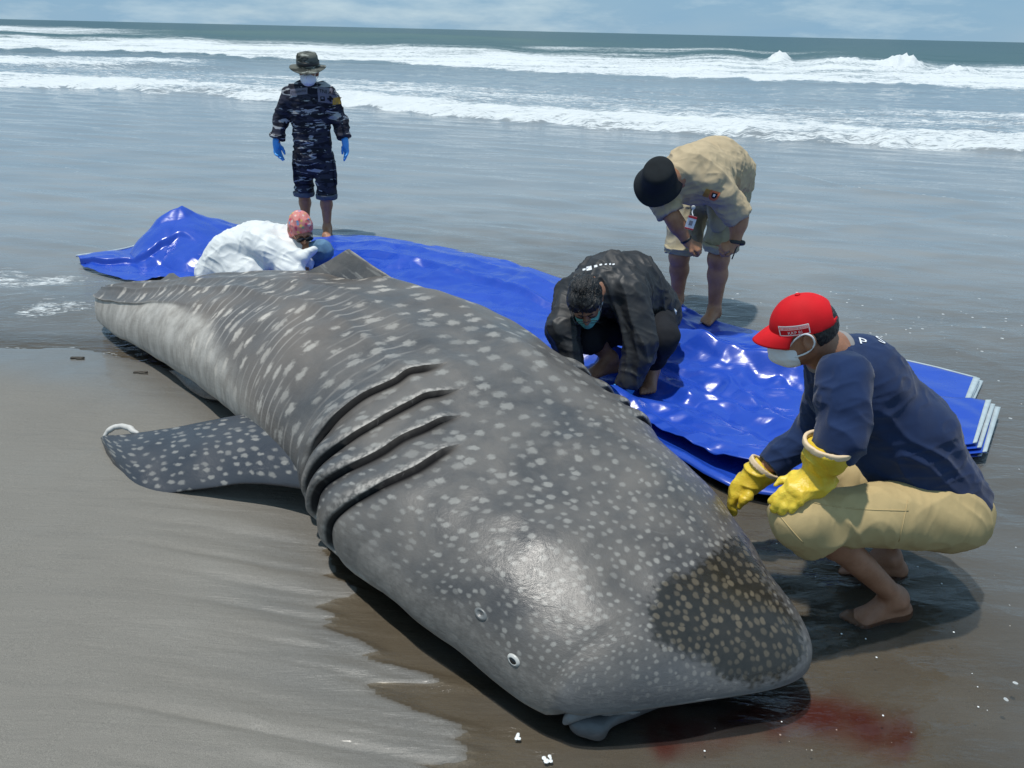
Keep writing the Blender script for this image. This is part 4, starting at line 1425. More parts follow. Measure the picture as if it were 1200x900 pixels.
SK_TAN = skin('tan_skin', (0.27, 0.125, 0.072), (0.37, 0.185, 0.115))
SK_BRN = skin('brown_skin', (0.31, 0.140, 0.070), (0.41, 0.20, 0.112))
SK_DRK = skin('dark_brown_skin', (0.25, 0.120, 0.072), (0.34, 0.17, 0.108))


def hair_mat():
    t = NT('black_hair')
    n = t.noise(t.obj((60, 60, 14)), 3.0, 3, 0.6, 0.5)
    p = t.n('BsdfPrincipled', Base_Color=t.mix(n, (0.004, 0.004, 0.005), (0.022, 0.020, 0.020)), Roughness=0.36)
    t.set(p.inputs['Normal'], t.bump(n, 0.9, 0.008))
    return t.done(p)


HAIR = hair_mat()
BLUE_GL = plain('blue_nitrile', (0.05, 0.30, 0.72), 0.4, 0.5, var=0.15, scale=20, bump=0.15)
WHITE_MASK = cloth('white_mask_fabric', (0.74, 0.76, 0.79), 0.05, 0.8, 700, 0.1)
BLACK = plain('black_matt_plastic', (0.012, 0.012, 0.013), 0.4, 0.5)
EYEW = plain('eye_white', (0.5, 0.48, 0.45), 0.2, 0.5, var=0.1)
BROWN_EYE = plain('brown_iris', (0.015, 0.008, 0.005), 0.1, 0.6)


def frame(f, u):
    f = nrm(f)
    r = nrm(np.cross(f, u))
    return r, f, np.cross(r, f)


def head_prims(c, f, u, s=1.0, neck=None, nr=0.056):
    r, f, u = frame(f, u)
    A = np.array([r, f, u])
    g = lambda a, b, d: c + s * (a * r + b * f + d * u)
    e = lambda cc, rad, **k: El(cc, np.array(rad) * s, A, **k)
    P = [e(g(0, -.012, .012), (.074, .094, .098)),
         e(g(0, .030, -.045), (.058, .060, .084), k=.03),
         e(g(0, .050, -.088), (.042, .042, .032), k=.03),
         Cn(g(.045, .03, -.07), g(.012, .075, -.098), .018 * s, .016 * s, k=.025), Cn(g(-.045, .03, -.07), g(-.012, .075, -.098), .018 * s, .016 * s, k=.025),
         e(g(0, .080, .024), (.050, .015, .012), k=.015),
         e(g(.031, .098, .002), (.019, .014, .013), k=.012, sub=True), e(g(-.031, .098, .002), (.019, .014, .013), k=.012, sub=True),
         e(g(.031, .080, .0), (.015, .011, .011), k=.004), e(g(-.031, .080, .0), (.015, .011, .011), k=.004),
         Cn(g(0, .088, .005), g(0, .113, -.034), .009 * s, .013 * s, k=.012),
         e(g(.014, .098, -.038), (.010, .011, .009), k=.008), e(g(-.014, .098, -.038), (.010, .011, .009), k=.008),
         Cn(g(-.018, .088, -.062), g(.018, .088, -.062), .0075 * s, k=.008), Cn(g(-.015, .087, -.073), g(.015, .087, -.073), .008 * s, k=.008),
         e(g(.038, .062, -.025), (.022, .024, .022), k=.02), e(g(-.038, .062, -.025), (.022, .024, .022), k=.02)]
    for sg in (1, -1):
        P += [e(g(sg * .083, -.012, -.010), (.012, .023, .035), k=.006), e(g(sg * .093, -.008, -.008), (.007, .012, .020), k=.005, sub=True), e(g(sg * .077, -.004, -.042), (.008, .010, .010), k=.006)]
    if neck is not None:
        P.append(Cn(g(0, -.030, -.06), neck, nr * s, nr * 1.15 * s, k=.03))
    return P, (r, f, u), g


def face_parts(person, g, s=1.0, eyes=True):
    for sg in (1, -1):
        if not eyes:                     # looking down: lids closed over the eyes
            tube_obj('eyelash', spline([g(sg * .018, .090, -.008), g(sg * .031, .0945, -.011), g(sg * .045, .086, -.007)], 8), .0018, HAIR, person, 6)
        if eyes:
            v_, q_ = solid([El(g(sg * .031, .0845, .0), np.array((.0105, .0105, .0105)) * s)], 0.0025)
            e_ = link('eye', np_mesh('eye', v_, q_), EYEW, person)
            v_, q_ = solid([El(g(sg * .031, .0935, -.003), np.array((.005, .0035, .005)) * s)], 0.0012)
            link('pupil', np_mesh('pupil', v_, q_), BROWN_EYE, e_)
        bp = [g(sg * (.012 + .011 * k), .097 - .0045 * k - .002 * (k == 3), .022 + (.005, .008, .007, .001)[k]) for k in range(4)]
        v_, q_, t_2 = tube(spline(bp, 10), np.linspace(.0045, .002, 10), 6)
        link('eyebrow', np_mesh('eyebrow', v_, q_, t_2), HAIR, person)


def hand_prims(w, d, n, thumb, curl=(0.35, 0.35, 0.4, 0.45), spread=0.06, r=0.0088, s=1.0, tcurl=0.5, bend=0.0, fat=1.0):
    """w wrist, d direction to the knuckles, n palm normal (fingers close towards it), thumb: side sign"""
    d = nrm(d)
    n = nrm(n - d * (n @ d))
    sd_ = np.cross(d, n) * thumb
    P = [Cn(w + d * .012, w + d * .080 * s + sd_ * .012, .024 * s * fat, .021 * s * fat, k=.02, flat=(n, 0.62)), Cn(w + d * .015, w + d * .076 * s - sd_ * .020 * s, .022 * s * fat, .019 * s * fat, k=.02, flat=(n, 0.62))]
    base = w + d * .084 * s
    for k, ln in enumerate((.072, .080, .074, .058)):
        o = base + sd_ * (.027 - .0185 * k) * s - d * abs(k - 1.2) * .004 * s
        dk_ = nrm(d + sd_ * spread * (1.5 - k))
        a_ = 0.0
        pts_ = [o - dk_ * .012]
        p_ = o
        pts_.append(p_)
        for jn, fr_ in enumerate((.42, .32, .26)):
            a_ += curl[k] * (1.0, 1.15, .8)[jn]
            p_ = p_ + (dk_ * math.cos(a_) + n * math.sin(a_)) * ln * fr_ * s
            pts_.append(p_)
        rr_ = np.array([1.06, 1.04, .98, .92, .80]) * r * s * (1.0 if k < 3 else .88)
        P += chain(pts_, rr_, k=.006)
    o = w + d * .024 * s + sd_ * .024 * s
    t1 = nrm(d * .70 + sd_ * .72 + n * .25)
    t2 = nrm(d * (1 - .3 * tcurl) + sd_ * (.45 - .5 * tcurl) + n * .5 * tcurl)
    t3 = nrm(d * (1 - .5 * tcurl) + sd_ * (.30 - .8 * tcurl) + n * .8 * tcurl)
    p1 = o + t1 * .034 * s
    p2 = p1 + t2 * .030 * s
    p3 = p2 + t3 * .024 * s
    P += chain([o, p1, p2, p3], np.array([1.45, 1.15, 1.05, .85]) * r * s, k=.010)
    return P


def foot_prims(an, dirn, zs, s=1.0, lift=0.0):
    """an ankle centre, dirn heading of the toes, zs height of the ground"""
    d = nrm(V(dirn[0], dirn[1], 0))
    sd_ = np.cross(d, V(0, 0, 1))
    P = []
    heel = V(an[0], an[1], zs + .030 + lift) - d * .035 * s
    ball = V(an[0], an[1], zs + .022) + d * .125 * s
    P += [Cn(an, heel, .037 * s, .034 * s, k=.03), Cn(an + d * .012, ball, .040 * s, .027 * s, k=.03), Cn(heel, ball + sd_ * .022, .031 * s, .021 * s, k=.03), Cn(heel, ball - sd_ * .020, .030 * s, .021 * s, k=.03)]
    P += [El(an + sd_ * .033 * s + V(0, 0, -.005), (.012, .012, .014), k=.012), El(an - sd_ * .033 * s + V(0, 0, -.005), (.012, .012, .014), k=.012)]
    for k in range(5):
        o = ball + sd_ * (.034 - .0165 * k) * s + d * (.010 - .006 * max(0, k - 1)) - V(0, 0, .003)
        tl = (.046, .044, .040, .035, .030)[k] * s
        rr_ = (.0135, .0105, .0100, .0095, .0095)[k] * s
        P += [Cn(o, o + d * tl * .55 + V(0, 0, .004), rr_, rr_, k=.008), Cn(o + d * tl * .55 + V(0, 0, .004), o + d * tl - V(0, 0, .004), rr_, rr_ * .9, k=.005)]
    return P


def mirror_foot(P, an, dirn):
    d = nrm(V(dirn[0], dirn[1], 0))
    sd_ = np.cross(d, V(0, 0, 1))
    for p in P:
        for k in ('a', 'b', 'c'):
            if k in p:
                p[k] = p[k] - 2 * sd_ * ((p[k] - an) @ sd_)
    return P


def leg_prims(hip, kn, an, s=1.0, hr=.085):
    m = kn * .68 + an * .32
    back = nrm(np.cross(np.cross(kn - hip, an - kn), an - kn) + 1e-6)
    bk = nrm((hip + an) / 2 - kn + 1e-6)
    bk = bk - nrm(an - kn) * (bk @ nrm(an - kn))
    bk = nrm(bk) if np.linalg.norm(bk) > .2 else V(0, 0, 0)
    return [Cn(hip, kn, hr * s, .058 * s), Cn(kn, m + bk * .014, .053 * s, .056 * s), Cn(m + bk * .014, an, .055 * s, .034 * s), El(kn, (.055 * s,) * 3)]


def arm_prims(sh, el, wr, s=1.0):
    m = el * .7 + wr * .3
    return [Cn(sh, el, .050 * s, .041 * s), Cn(el, m, .041 * s, .042 * s), Cn(m, wr, .042 * s, .027 * s)]


def lathe(name, prof_, c, fr_, mat, parent, n=64, wob=None, sx=1.0, sy=1.0):
    r, f, u = fr_
    th = np.linspace(0, 2 * np.pi, n, endpoint=False)
    vs_ = []
    for (rad, zz, *rest) in prof_:
        rr_ = rad * np.ones(n)
        z_ = zz * np.ones(n)
        if wob is not None:
            rr_, z_ = wob(th, rad, zz)
        vs_.append(c + (rr_ * np.cos(th))[:, None] * r * sx + (rr_ * np.sin(th))[:, None] * f * sy + z_[:, None] * u)
    v_ = np.concatenate(vs_)
    q_ = grid_quads(len(prof_), n, True)
    o_ = link(name, np_mesh(name, v_, q_), mat, parent)
    return o_


def stick(name, verts, faces, target_o, direction, mat, parent, off=0.003):
    """lay a flat piece of print onto the surface it is sewn to"""
    tm = target_o.data
    bv = BVHTree.FromPolygons([v_.co[:] for v_ in tm.vertices], [tuple(p_.vertices) for p_ in tm.polygons])
    d_ = Vector(nrm(direction))
    out = []
    for p_ in verts:
        h_ = bv.ray_cast(Vector(p_) - d_ * 0.3, d_)
        out.append(np.array(h_[0]) - np.array(d_) * off if h_[0] is not None else np.array(p_, float))
    me_ = bpy.data.meshes.new(name)
    me_.from_pydata([tuple(o_) for o_ in out], [], [tuple(int(i) for i in f_) for f_ in faces])
    for p_ in me_.polygons:
        p_.use_smooth = True
    return link(name, me_, mat, parent)


def patch(name, c, ex, ey, w, h, tgt, direction, mat, parent, off=0.003, n=(9, 5), shape=None):
    a_, b_ = np.meshgrid(np.linspace(-.5, .5, n[0]), np.linspace(-.5, .5, n[1]), indexing='ij')
    if shape:
        a_, b_ = shape(a_, b_)
    v_ = c + (a_.ravel() * w)[:, None] * ex + (b_.ravel() * h)[:, None] * ey
    q_ = grid_quads(*n)
    if np.cross(ex, ey) @ direction > 0:
        q_ = q_[:, ::-1]
    return stick(name, v_, q_, tgt, direction, mat, parent, off)


def text(name, s_, c, ex, ey, size, tgt, direction, mat, parent, off=0.006):
    cu = bpy.data.curves.new(name, 'FONT')
    cu.body, cu.size, cu.align_x, cu.align_y, cu.resolution_u = s_, size, 'CENTER', 'CENTER', 2
    ob = bpy.data.objects.new(name, cu)
    COL.objects.link(ob)
    dg = bpy.context.evaluated_depsgraph_get()
    me_ = bpy.data.meshes.new_from_object(ob.evaluated_get(dg))
    bpy.data.objects.remove(ob)
    v_ = [c + ex * p_.co.x + ey * p_.co.y for p_ in me_.vertices]
    f_ = [list(p_.vertices) for p_ in me_.polygons]
    if np.cross(ex, ey) @ direction > 0:
        f_ = [k[::-1] for k in f_]
    return stick(name, v_, f_, tgt, direction, mat, parent, off)


CAMV = lambda p: nrm(np.asarray(p) - CC)

# ------------------------------------------------------------------ 1. man in dark blue camouflage standing behind
YA = 7.62
pA = thing('person', 'man in dark blue camouflage uniform and brimmed hat standing barefoot at the water edge', 'person', (-1.97, 7.65, 0))
hc = at(361.5, 83, YA - .03)
fA, uA = V(0.04, -0.98, -0.18), V(0.02, -0.15, 0.98)
nk = at(362, 104, YA + .02)
HP, FR, gA = head_prims(hc, fA, uA, 0.98, nk)
sL, sR = at(341, 112, YA), at(385, 111, YA)
eL, eR = at(329, 141, YA + .01), at(398, 141, YA + .01)
wL, wR = at(324, 167, YA - .06), at(404.5, 166, YA - .06)
pel = at(366, 178, YA + .03)
hL, hR = at(355, 186, YA + .05), at(380, 186, YA + .02)
kL, kR = at(356, 226, YA + .08), at(382.5, 227, YA - .03)
aL, aR = V(*at(358, 257, YA + .14)[:2], .075), V(*at(383.5, 266, YA)[:2], .075)
chest = at(363, 128, YA)
body = HP + [Cn(nk, chest, .07, .15, flat=(V(0, 1, 0), .6)), Cn(chest, pel, .15, .14, flat=(V(0, 1, 0), .65))] + arm_prims(sL, eL, wL) + arm_prims(sR, eR, wR) + leg_prims(hL, kL, aL) + leg_prims(hR, kR, aR)
body += foot_prims(aL, V(-.1, -1, 0), 0.0) + mirror_foot(foot_prims(aR, V(.12, -1, 0), 0.0), aR, V(.12, -1, 0))
body += [Cn(wL, wL + V(.004, -.01, -.06), .024, .02), Cn(wR, wR + V(.005, -.01, -.06), .024, .02)]      # hands inside the gloves
soft('body', body, 0.0068, SK_BRN, pA)


def camo():
    t = NT('navy_sea_camouflage')
    c = t.obj((5.0, 5.0, 19))
    n = t.noise(c, 1.25, 4, 0.58, 1.0)
    n2 = t.noise(t.obj((4, 4, 14)), 1.7, 3, 0.55, 0.8)
    base = t.mix(t.ramp(n2, 0.47, 0.53), (0.008, 0.009, 0.017), (0.026, 0.028, 0.046))
    base = t.mix(t.ramp(n, 0.565, 0.60), base, (0.33, 0.34, 0.36))
    p = t.n('BsdfPrincipled', Base_Color=base, Roughness=0.85)
    p.inputs['Specular IOR Level'].default_value = 0.25
    t.set(p.inputs['Normal'], t.bump(t.noise(t.obj(), 22, 3), 0.35, 0.012))
    return t.done(p)


CAMO = camo()
dn = V(0, 0, -1)
hemz = at(366, 189, YA)
jk = [Cn(chest + V(0, 0, .05), at(366, 165, YA), .195, .172, flat=(V(0, 1, 0), .68)), Cn(at(366, 165, YA), hemz + V(0, 0, -.1), .172, .192, flat=(V(0, 1, 0), .72), clip=[(hemz, dn)]),
      Cn(sL + V(.05, 0, .02), sR + V(-.05, 0, .02), .085, .085, k=.05), Cn(nk + V(0, .02, .02), nk + V(0, 0, -.10), .068, .10, k=.05)]
for s_, e_, w_ in ((sL, eL, wL), (sR, eR, wR)):
    dw = nrm(w_ - e_)
    jk += [Cn(s_, e_, .082, .071, k=.04), Cn(e_, w_, .071, .066, k=.03, clip=[(w_ - dw * .035, dw)]), Cn(w_ - dw * .085, w_ - dw * .04, .066, .070, k=.008, clip=[(w_ - dw * .04, dw)])]
jacket = soft('uniform_jacket', jk, 0.0085, CAMO, pA, folds=[(0.010, (7, 7, 16), 301, True), (0.007, (16, 16, 26), 302, False)], smooth=1)
tz = [at(356, 229, YA + .05), at(382.5, 231, YA)]
tr2 = [Cn(hemz + V(0, 0, .07), hemz + V(0, 0, .0), .165, .165, flat=(V(0, 1, 0), .75))]
for hip, kn, cz in ((hL, kL, tz[0]), (hR, kR, tz[1])):
    tr2 += [Cn(hip + V(0, 0, .02), kn + V(0, 0, -.1), .100, .090, k=.015, clip=[(cz, dn)])]
trousers = soft('rolled_trousers', tr2, 0.008, CAMO, pA, folds=[(0.009, (9, 9, 12), 303, True), (0.005, (22, 22, 22), 304, False)])
CUFFA = cloth('grey_blue_cuff', (0.085, 0.095, 0.125), 0.3, 0.9)
for kn, cz in ((kL, tz[0]), (kR, tz[1])):
    o_ = soft('rolled_cuff', [Cn(kn + V(0, 0, cz[2] - kn[2] + .035), kn + V(0, 0, cz[2] - kn[2] - .012), .104, .100, k=.01, hollow=.02, clip=[(kn + V(0, 0, cz[2] - kn[2] + .035), V(0, 0, 1)), (kn + V(0, 0, cz[2] - kn[2] - .010), dn)])], 0.006, CUFFA, pA, folds=[(0.005, (18, 18, 30), 305, False)])
# collar and cargo pockets
cl_ = [Cn(nk + V(-.07, -.02, .025), nk + V(-.035, -.105, -.055), .022, .026, k=.02, flat=(V(0, 1, .3), .5)), Cn(nk + V(.07, -.02, .025), nk + V(.035, -.105, -.055), .022, .026, k=.02, flat=(V(0, 1, .3), .5)), Cn(nk + V(-.07, .0, .03), nk + V(0, .07, .04), .02, k=.02), Cn(nk + V(.07, .0, .03), nk + V(0, .07, .04), .02, k=.02)]
soft('collar', cl_, 0.006, CAMO, jacket)
for kn, sx_ in ((at(348, 203, YA + .02), -1), (at(392, 203, YA), 1)):
    soft('cargo_pocket', [Cn(kn + V(0, 0, .07), kn + V(0, 0, -.06), .058, .062, k=.01, flat=(V(1, .4 * sx_, 0), .35))], 0.007, CAMO, trousers, folds=[(0.004, (20, 20, 20), 306, False)])
# hat with floppy brim
OLIVE = camo()
OLIVE.name = 'grey_green_camouflage'
for nd in OLIVE.node_tree.nodes:
    if nd.bl_idname == 'ShaderNodeMix':
        for sk in nd.inputs:
            if sk.type == 'RGBA' and not sk.is_linked:
                v_ = sk.default_value
                if v_[0] < 0.1:
                    sk.default_value = (.11, .115, .10, 1) if v_[0] > .02 else (.028, .032, .028, 1)
                else:
                    sk.default_value = (.30, .31, .28, 1)
hb = gA(0, -.01, .040)
brim = lambda th, rad, zz: (rad * (1 + .03 * np.sin(3 * th + 1)), zz + (rad > .12) * .012 * np.cos(2 * th) * (rad - .11) / .05)
hat = lathe('brimmed_hat', [(.001, .118), (.055, .117), (.088, .108), (.099, .085), (.102, .045), (.107, .012), (.109, .004), (.135, -.006), (.170, -.014), (.172, -.019), (.168, -.020), (.135, -.013), (.104, -.004), (.098, .03)], hb, FR, OLIVE, pA, 72, wob=brim, sx=.96, sy=1.05)
lathe('hat_band', [(.104, .050), (.1075, .048), (.1085, .022), (.106, .018)], hb, FR, BLACK, hat, 64, sx=.96, sy=1.05)


def face_mask(person, g, FR_, mat, s=1.0, strap=True, drop=0.0, grow=1.0, h=0.004, big=False):
    r, f, u = FR_
    A_ = np.array([r, f, u])
    top_n = nrm(u * .86 + f * .28)
    P = [El(g(0, .043, -.058 - drop), np.array((.066, .068, .066)) * s * grow, A_, k=.02), Cn(g(0, .095, -.022 - drop), g(0, .100, -.070 - drop), .019 * s, .022 * s, k=.03)]
    for p_ in P:
        p_['clip'] = [(g(0, .108, -.020 - drop), top_n), (g(0, .028, -.06), -f)]
    m_ = soft('face_mask', P, h, mat, person, folds=[(0.0018, (30, 30, 90), 311, False)])
    if strap:
        for sg in (1, -1):
            for (z0_, z1_) in ((-.030, .018), (-.080, -.040)):
                pts_ = spline([g(sg * .060, .045, z0_ - drop), g(sg * .078, .015, z0_ * .5 + z1_ * .5), g(sg * .088, -.008, z1_), g(sg * .084, -.028, -.012)], 16)
                v_, q_, t_2 = tube(pts_, .0022, 6)
                link('strap', np_mesh('strap', v_, q_, t_2), WHITE_MASK, m_)
    return m_


face_mask(pA, gA, FR, WHITE_MASK, 1.0, grow=1.09)
for w_, d_, n_, th_ in ((wL, V(.05, -.10, -1), V(.75, -.55, 0), -1), (wR, V(.10, -.10, -1), V(-.75, -.55, 0), 1)):
    dd_ = nrm(d_)
    gp = [Cn(w_ - dd_ * .015, w_ + dd_ * .03, .034, .030, k=.02)] + hand_prims(w_, d_, n_, th_, curl=(.18, .30, .42, .5) if th_ < 0 else (.12, .2, .28, .34), r=.0108, s=1.08, tcurl=.2, spread=.12, fat=1.2)
    soft('glove', gp, 0.0045, BLUE_GL, pA)
GREYP = cloth('grey_badge_cloth', (0.145, 0.145, 0.19), 0.12, 0.9)
YEL = cloth('ochre_arm_badge', (0.48, 0.28, 0.055), 0.15, 0.8)
INK = plain('dark_print', (0.012, 0.013, 0.02), 0.8, 0.2)
X1, Z1 = V(1, 0, 0), V(0, 0, 1)
cv = V(0, 1, -.05)
np_ = patch('name_patch', at(348.5, 107.5, YA - .15), nrm(V(1, 0, .12)), Z1, .165, .058, jacket, cv, GREYP, jacket, .004)
text('lettering', 'YULIANTO', at(348.5, 107.5, YA - .15), nrm(V(1, 0, .12)), Z1, .029, jacket, cv, INK, np_, .008)
p2_ = patch('chest_patch', at(381.5, 112, YA - .15), nrm(V(1, 0, -.13)), Z1, .165, .135, jacket, cv, GREYP, jacket, .004, (9, 9))
text('lettering', 'TNI AL', at(381, 108, YA - .15), nrm(V(1, 0, -.16)), Z1, .043, jacket, cv, INK, p2_, .008)
for px_, kind in ((376.5, 0), (385.3, 1)):
    cb = at(px_, 116, YA - .15)
    if kind:
        for (ex_, w2, h2) in ((X1, .052, .016), (X1, .016, .052), (nrm(V(1, 0, 1)), .044, .012)):
            patch('emblem', cb, ex_, Z1, w2, h2, jacket, cv, INK, p2_, .0065 + .0004 * (w2 > .05), (4, 3))
    else:
        patch('emblem', cb, X1, Z1, .040, .040, jacket, cv, INK, p2_, .0065, (4, 4))
        patch('emblem', cb + V(0, 0, .006), X1, Z1, .020, .016, jacket, cv, GREYP, p2_, .009, (3, 3))
patch('shoulder_badge', at(396, 119, YA - .12), nrm(V(.8, .6, .1)), Z1, .085, .060, jacket, V(-.35, .95, 0), YEL, jacket, .004, (6, 4))

# ------------------------------------------------------------------ 2. woman crouching behind the shark in a white coverall
YB = 5.92
pB = thing('person', 'woman in floral headscarf, sunglasses and crumpled white coverall crouching behind the shark', 'person', (-1.95, 5.95, 0))
hc = at(352.5, 267, YB - .05)
fB, uB = V(0.40, -0.66, -0.62), V(0.22, -0.45, 0.86)
nkB = hc + V(-.06, .10, -.11)
HP, FRB, gB = head_prims(hc, fB, uB, 1.04, nkB, .05)
chB, plB = V(-1.90, 6.02, .33), V(-2.22, 6.08, .24)
sB1, sB2 = V(-1.88, 5.84, .36), V(-1.78, 6.16, .36)
e1, w1 = V(-1.72, 5.68, .20), V(-1.60, 5.62, .20)
k1, k2 = V(-1.50, 5.84, .32), V(-1.66, 6.00, .20)
a1, a2 = V(-1.78, 5.90, .09), V(-1.78, 6.08, .09)
body = HP + [Cn(nkB, chB, .07, .12), Cn(chB, plB, .13, .14)] + arm_prims(sB1, e1, w1, .9) + arm_prims(sB2, V(-1.70, 6.02, .24), V(-1.64, 5.86, .24), .9) + leg_prims(V(-2.2, 5.98, .22), k1, a1) + leg_prims(V(-2.2, 6.16, .22), k2, a2) + foot_prims(a1, V(1, -.1, 0), .02) + foot_prims(a2, V(1, .1, 0), .02)
body += hand_prims(w1, V(.8, -.3, -.2), V(0, 0, -1), 1) + hand_prims(V(-1.64, 5.86, .24), V(.3, -.9, -.2), V(0, 0, -1), -1)
soft('body', body, 0.007, SK_TAN, pB)
TYV = cloth('white_coverall_fabric', (0.70, 0.72, 0.72), 0.03, 0.55, 300, 0.12, spec=0.4, wr=6.0)
cvp = [El(V(-2.02, 5.99, .315), (.27, .20, .185), k=.08), El(V(-2.26, 6.00, .20), (.20, .22, .22), k=.08), El(V(-2.42, 5.96, .10), (.13, .18, .12), k=.08), Cn(V(-1.97, 5.86, .36), e1 + V(0, .02, .02), .115, .095, k=.06), Cn(e1, w1 + V(-.04, 0, 0), .095, .062, k=.04),
       Cn(V(-1.80, 6.02, .36), V(-1.72, 5.83, .33), .10, .075, k=.06), Cn(V(-1.78, 5.76, .35), V(-1.62, 5.68, .30), .060, .050, k=.05), Cn(V(-1.62, 5.70, .30), V(-1.53, 5.72, .36), .045, .022, k=.03), Cn(V(-1.84, 5.78, .40), V(-1.80, 5.74, .30), .05, .04, k=.04),
       Cn(V(-2.3, 5.92, .14), V(-2.02, 5.80, .12), .15, .14, k=.06), Cn(sB2, V(-1.70, 6.02, .25), .10, .08, k=.05), Cn(V(-1.70, 6.02, .25), V(-1.62, 5.80, .24), .075, .06, k=.03)]
soft('coverall', cvp, 0.008, TYV, pB, folds=[(0.010, fold_axis(V(.75, -.2, .6), 1.8, 7), 321, True), (0.007, fold_axis(V(.2, -.2, .95), 2.5, 13), 322, True), (0.004, fold_axis(V(.8, -.1, -.4), 4, 26), 323, True)], smooth=2)


def scarf():
    t = NT('floral_scarf')
    c = t.obj()
    nz_ = t.n('TexNoise', Scale=40.0, Detail=2)
    t.set(nz_.inputs['Vector'], c)
    ad_ = t.n('VectorMath', operation='MULTIPLY_ADD')
    t.set(ad_.inputs[0], nz_.outputs['Color'])
    ad_.inputs[1].default_value = (.02, .02, .02)
    t.set(ad_.inputs[2], c)
    vo_ = t.n('TexVoronoi', Scale=40.0, Randomness=1.0)
    t.set(vo_.inputs['Vector'], ad_.outputs[0])
    s_ = t.n('SeparateColor')
    t.set(s_.inputs[0], vo_.outputs['Color'])
    rp = t.n('ValToRGB')
    el_ = rp.color_ramp.elements
    rp.color_ramp.interpolation = 'CONSTANT'
    cols = [(0, (.62, .10, .10)), (.22, (.70, .24, .22)), (.40, (.62, .42, .10)), (.52, (.15, .30, .50)), (.62, (.72, .50, .46)), (.80, (.55, .05, .12)), (.92, (.20, .35, .18))]
    el_[0].position, el_[0].color = 0, (*cols[0][1], 1)
    el_[1].position, el_[1].color = cols[1][0], (*cols[1][1], 1)
    for p_, c_ in cols[2:]:
        e_ = el_.new(p_)
        e_.color = (*c_, 1)
    t.set(rp.inputs[0], s_.outputs[0])
    base = t.mix(t.ramp(vo_.outputs['Distance'], .25, .6), rp.outputs[0], (.62, .22, .20))
    p = t.n('BsdfPrincipled', Base_Color=base, Roughness=0.8)
    t.set(p.inputs['Normal'], t.bump(t.noise(c, 45, 3), .3, .006))
    return t.done(p)


SCARF = scarf()
r, f, u = FRB
AB = np.array([r, f, u])
scp = [El(gB(0, -.012, .016), (.092, .112, .114), AB, k=.02), Cn(gB(0, -.05, -.05), nkB + V(0, .01, 0), .072, .085, k=.04), Cn(gB(.066, -.01, -.04), gB(.055, .01, -.09), .022, .02, k=.03), Cn(gB(-.066, -.01, -.04), gB(-.055, .01, -.09), .022, .02, k=.03)]
scp[0]['clip'] = [(gB(0, .082, .046), nrm(f * .92 - u * .40))]
soft('headscarf', scp, 0.0045, SCARF, pB, folds=[(0.003, (24, 24, 24), 331, True)])
LENS = plain('dark_lens', (0.006, 0.006, 0.008), 0.06, 0.7, var=0.0)
gl1 = soft('sunglasses', [El(gB(.032, .104, -.006), (.034, .010, .027), AB, k=.003), El(gB(-.032, .104, -.006), (.034, .010, .027), AB, k=.003), Cn(gB(-.012, .104, .004), gB(.012, .104, .004), .003, k=.004), Cn(gB(.058, .092, .006), gB(.080, .0, .012), .0035, k=.004), Cn(gB(-.058, .092, .006), gB(-.080, .0, .012), .0035, k=.004)], 0.0028, LENS, pB)
JEANS = cloth('blue_jeans', (0.10, 0.19, 0.30), 0.25, 0.9, 500, 0.3)
kj = at(378.5, 294, 5.84)
soft('jeans', [El(k1 + V(.0, .0, .0), (.085, .085, .085), k=.03), Cn(kj, kj + V(-.28, .12, -.06), .072, .088, k=.03), Cn(kj + V(0, 0, -.01), kj + V(-.12, .10, -.26), .066, .055, k=.03)], 0.007, JEANS, pB, folds=[(0.004, (20, 20, 20), 333, True)])

# ------------------------------------------------------------------ 3. man in khaki bending over to roll up his shorts
pC = thing('person', 'man in khaki uniform and black bucket hat bending down to roll up his shorts', 'person', (1.32, 5.5, 0))
aN = at(838, 357, 5.28)
aN = V(aN[0], aN[1], .10)
aF = gnd(794, 350, .09)
kN, kF = at(842, 303, 5.28), at(796, 300, aF[1] - .02)
hN, hF = at(857, 228, 5.55), at(812, 226, 5.75)
plC = at(848, 205, 5.62)
mdC = at(838, 200, 5.38)
chC = at(812, 203, 5.14)
nkC = at(786, 208, 5.0)
sN, sF = at(838, 217, 5.02), at(776, 232, 5.05)
eN, eF = at(867, 253, 5.05), at(789, 256, 4.98)
wN, wF = at(861, 285, 5.0), at(806, 284, 4.98)
hc = at(771, 213, 4.93)
fC, uC = V(-0.16, -0.64, -0.75), V(-0.16, -0.72, 0.68)
HP, FRC, gC = head_prims(hc, fC, uC, 1.0, nkC)
body = HP + [Cn(nkC, chC, .08, .15), Cn(chC, mdC, .16, .17), Cn(mdC, plC, .17, .15)] + arm_prims(sN, eN, wN, 1.28) + arm_prims(sF, eF, wF, 1.22) + leg_prims(hN, kN, aN, 1.22, .09) + leg_prims(hF, kF, aF, 1.22, .09)
zN, zF = 0.035, 0.01
body += mirror_foot(foot_prims(aN, V(-.55, -.85, 0), zN, 1.05), aN, V(-.55, -.85, 0)) + foot_prims(aF, V(-.25, -1, 0), zF, 1.05)
hdN, hdF = at(845, 292, 4.97) - wN, at(822, 292, 4.96) - wF
body += hand_prims(wN, hdN, V(-.1, .5, -.6), 1, curl=(.75, .85, .9, .95), s=1.0, tcurl=.9, r=.0098) + hand_prims(wF, hdF, V(.1, .5, -.6), -1, curl=(.75, .85, .9, .95), s=1.0, tcurl=.9, r=.0098)
soft('body', body, 0.0058, SK_BRN, pC)
KHAKI = cloth('khaki_shirt_cloth', (0.46, 0.365, 0.235), 0.10, 0.85, 700, 0.2, wr=1.2)
KHAKI2 = cloth('khaki_shorts_cloth', (0.36, 0.315, 0.215), 0.10, 0.88, 700, 0.2, wr=1.2)
upb = V(0, .25, .95)
